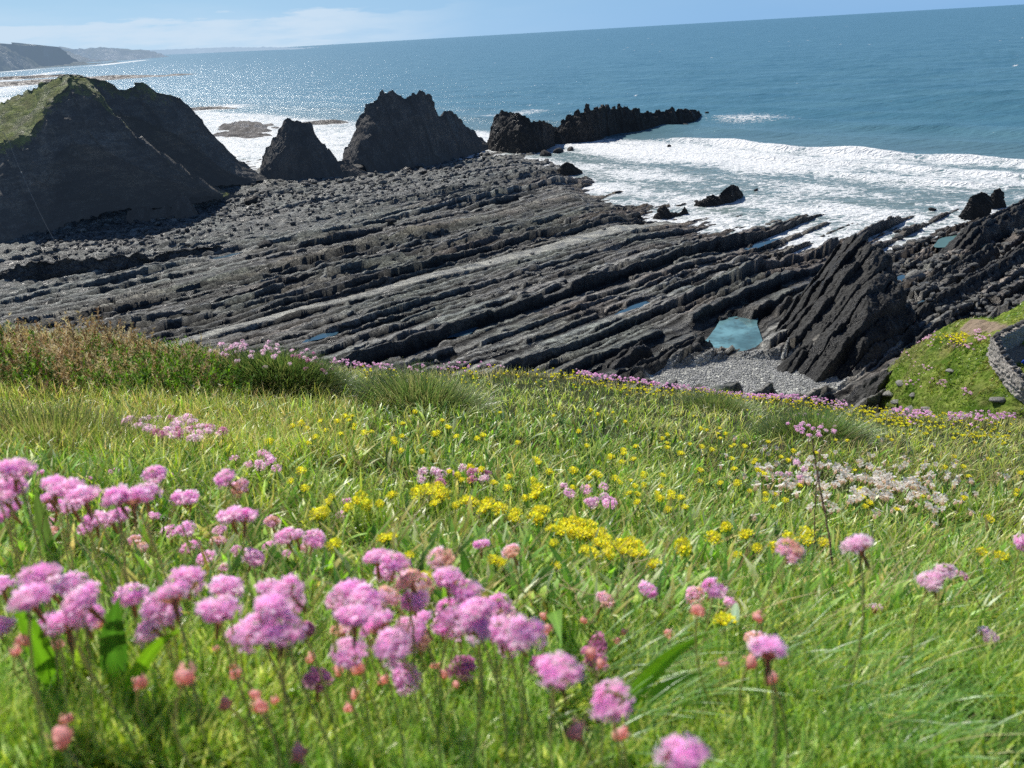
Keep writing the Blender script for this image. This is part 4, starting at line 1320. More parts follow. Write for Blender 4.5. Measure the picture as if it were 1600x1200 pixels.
# fine grass everywhere; blade heights follow the sward
P, px, py = screen_pts(135000, -140, 1760, 585, 1260)
d = P[:, 1]; n = len(P); cl = clump(P, .5, 2.2); cl2 = clump(P, 1.3, 5.2)
farf = sstep(2.2, 5, d)
nearf = 1 - sstep(.7, 1.3, d)
right = sstep(0, .5, P[:, 0] / (d + .3))
L = (.04 + .05 * U(n, 0, 1) + .045 * farf * U(n, .1, 1) + .025 * (cl > .1)) * (1 - .3 * nearf) * (1 + .25 * cl2)
Wd = np.where(U(n, 0, 1) < .35, 2.1, 1.15) * U(n, .0018, .0038) * (1 + .4 * farf)
green = pick(n, [(.07, .14, .018), (.11, .18, .022), (.035, .08, .014), (.16, .21, .035), (.09, .14, .04), (.22, .26, .07)])
yel = pick(n, [(.20, .21, .05), (.26, .22, .09), (.13, .17, .03), (.10, .15, .03)])
mixf = np.clip(.30 * farf + .22 * right * (d > 1.5) + .45 * cl2 * (d > 1.6), 0, 1)[:, None]
col = np.where(U(n, 0, 1)[:, None] < mixf, yel, green) * (1 + 1.1 * farf)[:, None] * np.where(d < 1.3, .82, 1.0)[:, None]
az = U(n, -np.pi, np.pi)
kp = (clump(P, .11, 31.1) + .7 * clump(P, .30, 33.1) > -.28) | (d > 4)
P, L, Wd, az, col = P[kp], L[kp], Wd[kp], az[kp], col[kp]; n = len(P)
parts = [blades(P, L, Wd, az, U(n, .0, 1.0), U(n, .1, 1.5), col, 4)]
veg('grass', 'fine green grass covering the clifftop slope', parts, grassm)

# soft cushion of narrow thrift leaves nearest the camera
P, px, py = screen_pts(60000, -200, 1800, 880, 1420)
n = len(P); cl = clump(P, .16, 1.2)
keepm = (cl + .7 * clump(P, .05, 8.2) > -.2); P = P[keepm]; n = len(P)
col = pick(n, [(.10, .19, .04), (.14, .25, .065), (.06, .12, .02), (.20, .30, .10), (.03, .07, .012)]) * .8
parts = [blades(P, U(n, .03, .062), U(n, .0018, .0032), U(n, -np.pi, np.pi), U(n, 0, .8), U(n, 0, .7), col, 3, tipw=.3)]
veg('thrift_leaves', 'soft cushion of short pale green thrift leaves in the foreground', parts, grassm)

# broad grey-green herb leaves over the middle of the slope
P, px, py = screen_pts(29000, -60, 1660, 625, 1000)
cl = clump(P, .55, 12.2); wgt = .75 + .9 * cl - .45 * sstep(0, .8, P[:, 0] / P[:, 1]) * sstep(2, 3, P[:, 1]) - .7 * sstep(3.2, 4.8, P[:, 1]) - .6 * (1 - sstep(.55, .95, P[:, 1]))
P = P[(U(len(P), 0, 1) < wgt) & (clump(P, .13, 41.1) > -.35)]; n = len(P)
col = pick(n, [(.02, .05, .01), (.04, .09, .02), (.085, .16, .04), (.12, .19, .05), (.20, .25, .13), (.07, .16, .022), (.16, .15, .05)])
parts = [blades(P, U(n, .035, .095), U(n, .004, .012), U(n, -np.pi, np.pi), U(n, .1, .9), U(n, .2, 1.0), col, 4, shape=1)]
veg('herb_leaves', 'broad grey green vetch and plantain leaves among the grass', parts, leafm)

# long wispy lying grass on the near right
P, px, py = screen_pts(2600, 880, 1760, 860, 1240)
P = P[clump(P, .25, 15.1) > .05]; n = len(P)
col = pick(n, [(.08, .20, .04), (.12, .26, .07), (.06, .15, .03), (.28, .28, .12)], [.4, .3, .2, .1]) * .55
parts = [blades(P, U(n, .09, .20), U(n, .0009, .002), np.where(U(n, 0, 1) < .6, U(n, -.7, .5), U(n, 2.2, 3.8)), U(n, .2, .9), U(n, .5, 1.5), col, 6)]
veg('grass', 'long wispy bent grass on the near right of the slope', parts, grassm)

# dry straw through the sward, thicker on the right
P, px, py = screen_pts(16000, -60, 1680, 610, 1020)
rt = sstep(0, .7, P[:, 0] / P[:, 1])
P = P[(U(len(P), 0, 1) < .14 + .75 * rt * sstep(1.5, 3, P[:, 1]) + .25 * (P[:, 1] > 5))]; n = len(P)
col = pick(n, [(.38, .32, .18), (.30, .24, .12), (.45, .40, .26), (.22, .16, .09)])
parts = [blades(P, U(n, .07, .20), U(n, .0010, .0022), U(n, -.9, .8) + np.pi * (U(n, 0, 1) < .35), U(n, .2, 1.0), U(n, 0, .7), col, 3, dark=.6)]
veg('dry_grass', 'straw coloured dead grass stalks through the sward', parts, strawm, 2.0)

# upright olive grass against the left bank
P, px, py = screen_pts(15000, -140, 560, 610, 740)
wgt = 1 - sstep(-.34, -.05, P[:, 0] / P[:, 1] + .12 * clump(P, .8, 3.3)); P = P[(U(len(P), 0, 1) < wgt)]; n = len(P)
col = pick(n, [(.14, .18, .035), (.22, .22, .06), (.09, .14, .03), (.24, .18, .08)])
parts = [blades(P, U(n, .04, .12), U(n, .002, .004), U(n, -np.pi, np.pi), U(n, .0, .9), U(n, .1, 1.1), col, 5)]
veg('grass', 'tall olive and brown grass against the gorse bank on the left', parts, grassm)

# a fringe of taller grass and seed heads along the cliff edge
nn = 9000
x = rng.uniform(-7.5, 8.5, nn); y = crest_y0(x) + rng.normal(.25, .55, nn)
P = np.stack([x, y, G0(x, y)], -1); n = nn
col = pick(n, [(.26, .28, .07), (.36, .32, .13), (.16, .24, .04), (.44, .40, .22)])
parts = [blades(P, U(n, .06, .15), U(n, .002, .004), U(n, -np.pi, np.pi), U(n, .0, .5), U(n, .1, .9), col, 4)]
veg('grass', 'yellowing grass fringe along the edge of the clifftop', parts, grassm)


# ---- gorse bank on the left: brown dead sprigs with green tips
def sprig(P, H, az, lean, stemc, leafc, nl=26, ll=.012, lw=.0035):
    n = len(P)
    k = np.linspace(0, 1, 5)
    parts = [blades(P, H, np.full(n, .003), az, lean, np.full(n, .15), stemc, 4, dark=.8)]
    tt = rng.uniform(.15, 1, (n, nl)); an = lean[:, None] + .1
    r = H[:, None] * tt
    Q = np.stack([P[:, None, 0] + r * np.sin(an) * np.cos(az)[:, None], P[:, None, 1] + r * np.sin(an) * np.sin(az)[:, None], P[:, None, 2] + r * np.cos(an)], -1).reshape(-1, 3)
    m = len(Q)
    lc = np.repeat(leafc, nl, 0) * rng.uniform(.6, 1.4, (m, 1))
    parts.append(blades(Q, rng.uniform(.6, 1.3, m) * ll, np.full(m, lw), rng.uniform(-np.pi, np.pi, m), rng.uniform(.4, 1.3, m), rng.uniform(0, .4, m), lc, 1, dark=1.0, tipw=.1))
    return merge(parts)


def gorse(cx, cy, rx, ry, h, n, greenf, label, seed):
    r_ = np.random.default_rng(seed)
    a = r_.uniform(0, 2 * np.pi, n); q = np.sqrt(r_.uniform(0, 1, n))
    x = cx + rx * q * np.cos(a); y = cy + ry * q * np.sin(a)
    dome = h * np.sqrt(np.clip(1 - q ** 2, 0, 1)) * (.75 + .5 * perlin(x / .35, y / .35, seed * 1.1))
    z = G0(x, y) + np.clip(dome, 0, None) * r_.uniform(.45, 1, n) - .05
    P = np.stack([x, y, z], -1)
    stem = pick(n, [(.16, .09, .05), (.24, .15, .09)])
    gm = (perlin(x / .3, y / .3, seed + .5) + .25 * r_.normal(size=n) > (1 - 2 * greenf) * .4)
    lc = np.where(gm[:, None], pick(n, [(.10, .18, .02), (.16, .26, .03), (.06, .12, .02)]), pick(n, [(.34, .22, .13), (.42, .30, .19), (.22, .13, .08), (.48, .36, .24)]))
    V, F, C = sprig(P, r_.uniform(.07, .15, n), r_.uniform(-np.pi, np.pi, n), r_.uniform(0, .7, n), stem, lc, 24, .016, .0062)
    o = obj('gorse_bush', np_mesh('gorse_bush', V, F, strawm, False, np.clip(C * np.array([2.05, 2.25, 1.9]), 0, .95)))
    return tagit(o, label, 'bush')


def gp(px, py):
    P, ok = hits(np.array([float(px)]), np.array([float(py)]))
    return P[0]


for (px, py, rx, ry, h, n, gf, lab, sd_) in [(-20, 590, 1.0, .8, .30, 3400, .30, 'big brown dead gorse bush at the left edge of the clifftop', 51),
                                            (110, 600, .75, .6, .22, 2500, .25, 'brown gorse bush with tall rusty spikes second from the left edge', 52),
                                            (225, 590, .55, .5, .19, 1900, .7, 'green topped gorse bush in the middle of the bank', 53),
                                            (330, 600, .50, .40, .15, 1600, .30, 'low brown gorse bush next to the dark grass cushion', 54)]:
    g = gp(px, py)
    gorse(g[0], g[1], rx, ry, h, n, gf, lab, sd_)

# ---- dense dark tussocks
def tussock(px, py, r, h, n, cols, label, ll=(.10, .2)):
    g = gp(px, py)
    a = rng.uniform(0, 2 * np.pi, n); q = np.sqrt(rng.uniform(0, 1, n))
    x = g[0] + r * q * np.cos(a); y = g[1] + r * q * np.sin(a) * .8
    z = G0(x, y) + h * np.sqrt(1 - q ** 2) * .75 - .02
    P = np.stack([x, y, z], -1)
    V, F, C = blades(P, U(n, *ll), U(n, .0018, .003), a + rng.normal(0, .4, n), q * 1.1 * U(n, .6, 1.1), U(n, .1, .8), pick(n, cols) * 3.2, 4, dark=.25)
    return tagit(obj('grass_tussock', np_mesh('grass_tussock', V, F, grassm, True, np.clip(C, 0, 1))), label, 'grass tussock')


tussock(437, 614, .34, .19, 8000, [(.045, .075, .02), (.07, .11, .03), (.03, .055, .015), (.14, .16, .05)], 'dark green dome of dense grass with pink flowers on its top', (.07, .13))
tussock(655, 640, .30, .10, 3000, [(.06, .10, .03), (.10, .15, .04), (.20, .2, .08)], 'dark wispy grass tussock left of centre near the cliff edge')
tussock(1270, 690, .30, .10, 3000, [(.05, .10, .03), (.08, .14, .03), (.16, .18, .06)], 'dark grass tussock behind the white campion patch')
tussock(1120, 640, .35, .10, 2600, [(.06, .11, .03), (.10, .15, .04), (.20, .2, .08)], 'green grass tussock right of centre just below the cliff edge flowers')
tussock(60, 715, .34, .07, 4200, [(.10, .13, .03), (.17, .16, .06), (.06, .09, .02)], 'olive brown tussock of long grass behind the pink flowers on the left', (.06, .13))


knoll_grass()

# ---- single broad leaves and dead stalks in front
def big_leaf(px, py, dep, tipx, tipy, tdep, w, col, label, sag=.02):
    t_ = atdepth(tipx, tipy, tdep); b = atdepth(px, py, dep)
    b = ground_hit(px, py)
    w *= .8; n = 12; k = np.linspace(0, 1, n + 1)
    c = b[None] * (1 - k[:, None]) + t_[None] * k[:, None]; c[:, 2] += sag * np.sin(np.pi * k)
    ax = (t_ - b) / np.linalg.norm(t_ - b); vw = np.array([0, 0, EYE]) - (b + t_) / 2; vw /= np.linalg.norm(vw)
    side = np.cross(ax, vw); side /= np.linalg.norm(side)
    pr = (1 - k ** 2.2) * (.45 + .55 * np.sin(np.pi * np.minimum(k * .9 + .12, 1))) ; pr[-1] = .02
    rows = []
    for s in (-1, -.5, 0, .5, 1):
        q = c + side * (w / 2 * s) * pr[:, None] - vw * (.12 * w * (1 - abs(s))) * pr[:, None]
        rows.append(q)
    G = np.array(rows)
    me = np_mesh('broad_leaf', G.reshape(-1, 3), grid_faces(5, n + 1), leafm, True, np.ones((5 * (n + 1), 3)) * np.array(col) * 1.8 * np.repeat(np.array([1, .85, 1.25, .85, 1]), n + 1)[:, None])
    return tagit(obj('broad_leaf', me), label, 'leaf')


big_leaf(960, 1130, .62, 1115, 985, .66, .022, (.14, .27, .03), 'long bright green blade arching up right of the central pink flowers')
big_leaf(985, 1130, .66, 1110, 1052, .70, .018, (.09, .18, .03), 'second broad blade lying below the long bright green blade')
big_leaf(95, 1090, .50, 20, 930, .54, .024, (.08, .17, .02), 'broad green leaf behind the pink flowers at the far left')
big_leaf(185, 1090, .52, 188, 930, .56, .030, (.04, .10, .015), 'widest dark green leaf in the left foreground')
big_leaf(190, 1125, .46, 300, 975, .53, .018, (.14, .27, .03), 'yellow green leaf slanting right beside the widest dark leaf')
big_leaf(860, 960, .80, 878, 1010, .76, .03, (.13, .24, .04), 'short curled green leaf just right of the central pink flowers')
big_leaf(742, 960, .95, 718, 850, 1.0, .022, (.05, .12, .02), 'upright dark green leaf behind the central pink flowers')
big_leaf(905, 950, .98, 850, 845, 1.06, .016, (.06, .13, .03), 'dark leaf leaning left behind the yellow vetch')
big_leaf(82, 870, .70, 55, 760, .74, .020, (.05, .08, .02), 'dark brownish leaf between pink flowers on the left edge')
big_leaf(1145, 1000, .80, 1150, 942, .84, .016, (.26, .33, .24), 'pale grey green leaf beside the nearest yellow flower')


def stalk(pts, r, col, label, side=()):
    root = bpy.data.objects.new('dead_stalk', None); COL.objects.link(root)
    P = [atdepth(*p) for p in pts]; root.location = tuple(P[0]); tagit(root, label, 'stalk')
    m = plain('dead_stem_brown', col, .8)
    V, F = tube(resample(P, 30) - P[0] + np.cumsum(rng.normal(0, .0005, (30, 3)), 0), r, 5, np.linspace(1, .45, 30))
    obj('stem', np_mesh('stem', V, F, m), root)
    for a, b in side:
        q = resample(P, 30)[a] - P[0]
        V, F = tube(resample([q, q + np.array(b) * .5 + [0, 0, .004], q + np.array(b)], 8), r * .55, 4, np.linspace(1, .4, 8))
        obj('twig', np_mesh('twig', V, F, m), root)


stalk([(1311, 950, 1.30), (1296, 850, 1.36), (1284, 770, 1.42), (1270, 690, 1.5)], .0024, (.06, .03, .022), 'tall dark dead stalk standing right of centre in front of the white campion',
      [(14, (.015, 0, .02)), (18, (-.012, 0, .018)), (22, (.012, .01, .02)), (26, (-.01, 0, .015))])
stalk([(1280, 935, 1.36), (1268, 850, 1.42), (1270, 770, 1.46), (1278, 700, 1.5)], .0016, (.08, .05, .035), 'thinner dead stalk leaning against the tall dark one', [(12, (-.012, 0, .015)), (20, (.01, 0, .02))])
stalk([(910, 952, .95), (895, 920, .97), (876, 908, .98)], .0016, (.5, .42, .2), 'bent straw coloured stalk right of the central flowers')
stalk([(872, 912, .98), (905, 925, .96), (945, 935, .95)], .0012, (.45, .38, .18), 'straight straw crossing the bent straw coloured stalk')

# ================================================================== FLOWERS
petalm = leaf_mat('petal', .5, .7, .1)
stemm = leaf_mat('flower_stem', .25, .5, .3)


def floret(c, n, r, col, cc, five=5, cup=.35, r_=None):
    """five spreading petals on a point c with axis n"""
    n = n / np.linalg.norm(n)
    a = np.cross(n, [0.3, .9, .2]); a /= np.linalg.norm(a); b = np.cross(n, a)
    V, F, C = [], [], []
    ph = r_.uniform(0, 6.28)
    V.append(c); C.append(cc)
    for k in range(five):
        t = ph + k * 2 * np.pi / five; w = .52
        rr = r * r_.uniform(.8, 1.15)
        for (q, s) in ((t - w, .62), (t - w * .55, 1.0), (t + w * .55, 1.0), (t + w, .62)):
            p = c + (a * np.cos(q) + b * np.sin(q)) * rr * s + n * rr * (cup * s + r_.uniform(-.12, .12))
            V.append(p); C.append(col * r_.uniform(.82, 1.15))
        i = 1 + 4 * k
        F += [[0, i, i + 1], [0, i + 1, i + 2], [0, i + 2, i + 3]]
    return V, F, C


def head_geo(seed, kind='bloom', nf=25, R=.0094, five=5):
    r_ = np.random.default_rng(seed)
    V, F, C = [], [], []
    pink = np.array([1.0, .66, .90]); dark = np.array([.92, .42, .70]); brown = np.array([.80, .50, .40])
    if kind == 'pale': pink = np.array([.98, .74, .88]); dark = np.array([.72, .42, .55])
    if kind == 'dull': pink = np.array([.78, .36, .60]); dark = np.array([.42, .18, .28])
    for i in range(nf):
        g = i + .5
        ph = math.acos(1 - 1.15 * g / nf); th = math.pi * (1 + 5 ** .5) * g
        n = np.array([math.cos(th) * math.sin(ph), math.sin(th) * math.sin(ph), math.cos(ph)])
        n = n + r_.normal(0, .28, 3); n /= np.linalg.norm(n)
        c = n * np.array([1.08, 1.08, .62]) * R * r_.uniform(.72, 1.22)
        col = pink * r_.uniform(.8, 1.2) * (1, r_.uniform(.8, 1.3), 1)
        if kind == 'faded' and (n[0] + r_.normal(0, .5) > .1): col = np.array([.85, .60, .48]) * r_.uniform(.8, 1.2)
        v, f, cc = floret(c, n, R * r_.uniform(.44, .66), col, dark if kind != 'faded' else brown, five, .3, r_)
        F += [[a + len(V) for a in q] for q in f]; V += v; C += cc
    # inner body so that no sky shows through
    P, Fb = BPS[0]
    o = len(V); Vb = P * np.array([R * .62, R * .78, R * .45]); V += list(Vb); F += [[a + o for a in q] for q in Fb]; C += [pink * .85] * len(Vb)
    return np.array(V), np.array(F), np.clip(np.array(C), 0, 1)


BPS = [boulder_mesh(500, 1, 1.0), boulder_mesh(501, 2, 1.0)]


def calyx_geo(seed, R=.0088, col=(.50, .28, .18)):
    r_ = np.random.default_rng(seed); V, F, C = [], [], []
    for k in range(14):
        t = k * 2 * math.pi / 14 + r_.uniform(-.1, .1); w = .24; r1 = R * r_.uniform(.75, .95)
        V += [(R * .18 * math.cos(t), R * .18 * math.sin(t), -R * .95), (r1 * math.cos(t - w), r1 * math.sin(t - w), -R * .42),
              (r1 * 1.06 * math.cos(t), r1 * 1.06 * math.sin(t), R * r_.uniform(-.1, .1)), (r1 * math.cos(t + w), r1 * math.sin(t + w), -R * .42)]
        F.append([4 * k, 4 * k + 1, 4 * k + 2, 4 * k + 3]); c = np.array(col) * r_.uniform(.7, 1.3); C += [c * .7, c, c * 1.2, c]
    # papery sheath under the head
    V, F, C = np.array(V), np.array(F), np.array(C)
    Vt, Ft = tube(np.array([[0, 0, -R * .8], [0, 0, -R * 1.8], [0, 0, -R * 2.6]]), .0016, 6, [1.3, 1.1, .7])
    F2 = Ft + len(V)
    return np.concatenate([V, Vt]), np.concatenate([F, F2]), np.clip(np.concatenate([C, np.ones((len(Vt), 3)) * np.array([.45, .26, .12])]), 0, 1)


def bud_geo(seed, R=.0062):
    r_ = np.random.default_rng(seed)
    P, F = BPS[1]
    V = P * np.array([R * .85, R * 1.1, R * 1.1]); V = V * (1 + .10 * perlin(V[:, 0] * 500, V[:, 1] * 500, V[:, 2] * 500)[:, None])
    z = V[:, 2] / R
    c = np.array([.80, .46, .38])[None] * (1 + .35 * perlin(V[:, 0] * 400, V[:, 1] * 400, V[:, 2] * 400 + seed))[:, None]
    tipc = np.array([.95, .60, .60]); w = sstep(.1, .9, z)[:, None]
    C = c * (1 - w) + tipc * w
    C = np.where((z < -.5)[:, None], np.array([.42, .26, .12]), C)
    # a few papery bract tips
    Vb, Fb, Cb = [], [], []
    for k in range(12):
        t = r_.uniform(0, 6.28); h = r_.uniform(-.3, .7) * R; q = R * math.sqrt(max(.05, 1 - (h / R) ** 2)) * .95; w_ = .3
        Vb += [(q * math.cos(t - w_), q * math.sin(t - w_), h - R * .2), (q * math.cos(t + w_), q * math.sin(t + w_), h - R * .2), (q * 1.12 * math.cos(t), q * 1.12 * math.sin(t), h + R * .42)]
        Fb.append([3 * k + len(V), 3 * k + 1 + len(V), 3 * k + 2 + len(V)]); Cb += [(.7, .38, .32)] * 2 + [(.85, .55, .5)]
    return np.concatenate([V, np.array(Vb)]), np.concatenate([F, np.array(Fb)]), np.clip(np.concatenate([C, np.array(Cb)]), 0, 1)


HEADS = {k: [np_mesh('flower_head', *head_geo(s + j * 17, k)[:2], petalm, False, head_geo(s + j * 17, k)[2]) for j in range(6)] for k, s in (('bloom', 10), ('faded', 40), ('pale', 70), ('dull', 90))}
CALYX = [np_mesh('calyx', *calyx_geo(5 + j)[:2], stemm, False, calyx_geo(5 + j)[2]) for j in range(2)]
BUDS = [np_mesh('bud', *bud_geo(5 + j)[:2], petalm, True, bud_geo(5 + j)[2]) for j in range(3)]
_sm = {}


def stem_mesh(name, bow, r=.0009, cols=((.34, .52, .18), (.62, .52, .26))):
    """unit-length stem from (0,0,0) down to (0,0,-1)"""
    k = np.linspace(0, 1, 9)
    path = np.stack([bow * np.sin(np.pi * k), .4 * bow * np.sin(2 * np.pi * k), -k], -1)
    a = np.linspace(0, 2 * np.pi, 5, endpoint=False)
    V = (path[:, None] + np.stack([np.cos(a) * r, np.sin(a) * r, a * 0], -1)[None]).reshape(-1, 3)
    i = np.arange(45).reshape(9, 5); j = np.roll(i, -1, 1)
    F = np.stack([i[:-1], j[:-1], j[1:], i[1:]], -1).reshape(-1, 4)
    c = np.repeat(np.array(cols[0])[None] * (k[:, None]) + np.array(cols[1])[None] * (1 - k[:, None]), 5, 0)
    return np_mesh(name, V, F, stemm, True, c)


STEMS = [stem_mesh('stem', b) for b in (.012, -.01, .02)]


def thrift(pos, size, kind, label, group, name='thrift_flower'):
    """near flower with its own stem reaching the ground"""
    root = bpy.data.objects.new(name, None); COL.objects.link(root)
    h = pos[2] - float(G0(pos[0], pos[1])) + .01
    lean = np.array([random.gauss(0, .06), random.gauss(0, .06)])
    L = max(h, .03)
    foot = np.array([pos[0] - lean[0] * L, pos[1] - lean[1] * L]); L = pos[2] - float(G0(*foot)) + .01
    d = Vector((pos[0] - foot[0], pos[1] - foot[1], L)); L = d.length
    root.location = (foot[0], foot[1], float(G0(*foot)) - .01)
    tagit(root, label, 'flower' if kind != 'bud' else 'flower bud', group)
    q = d.normalized().to_track_quat('Z', 'Y').to_euler()
    st = obj('stem', random.choice(STEMS), root); st.rotation_euler = q
    st.location = d; st.scale = (1, 1, L)
    s = size / .023
    if kind == 'bud':
        hd = obj('bud', random.choice(BUDS), root); hd.location = d; s = size / .0125
        hd.scale = (s, s, s); hd.rotation_euler = (q.x + random.gauss(0, .2), q.y + random.gauss(0, .2), random.uniform(0, 6.28))
    else:
        rot = (q.x + random.gauss(0, .25), q.y + random.gauss(0, .25), random.uniform(0, 6.28))
        hd = obj('flower_head', random.choice(HEADS[kind]), root); hd.location = d; hd.scale = (s * random.uniform(.95, 1.15), s * random.uniform(.95, 1.15), s * random.uniform(.68, .9)); hd.rotation_euler = rot
        cx_ = obj('calyx', random.choice(CALYX), root); cx_.location = d; cx_.scale = (s, s, s); cx_.rotation_euler = rot
    return root


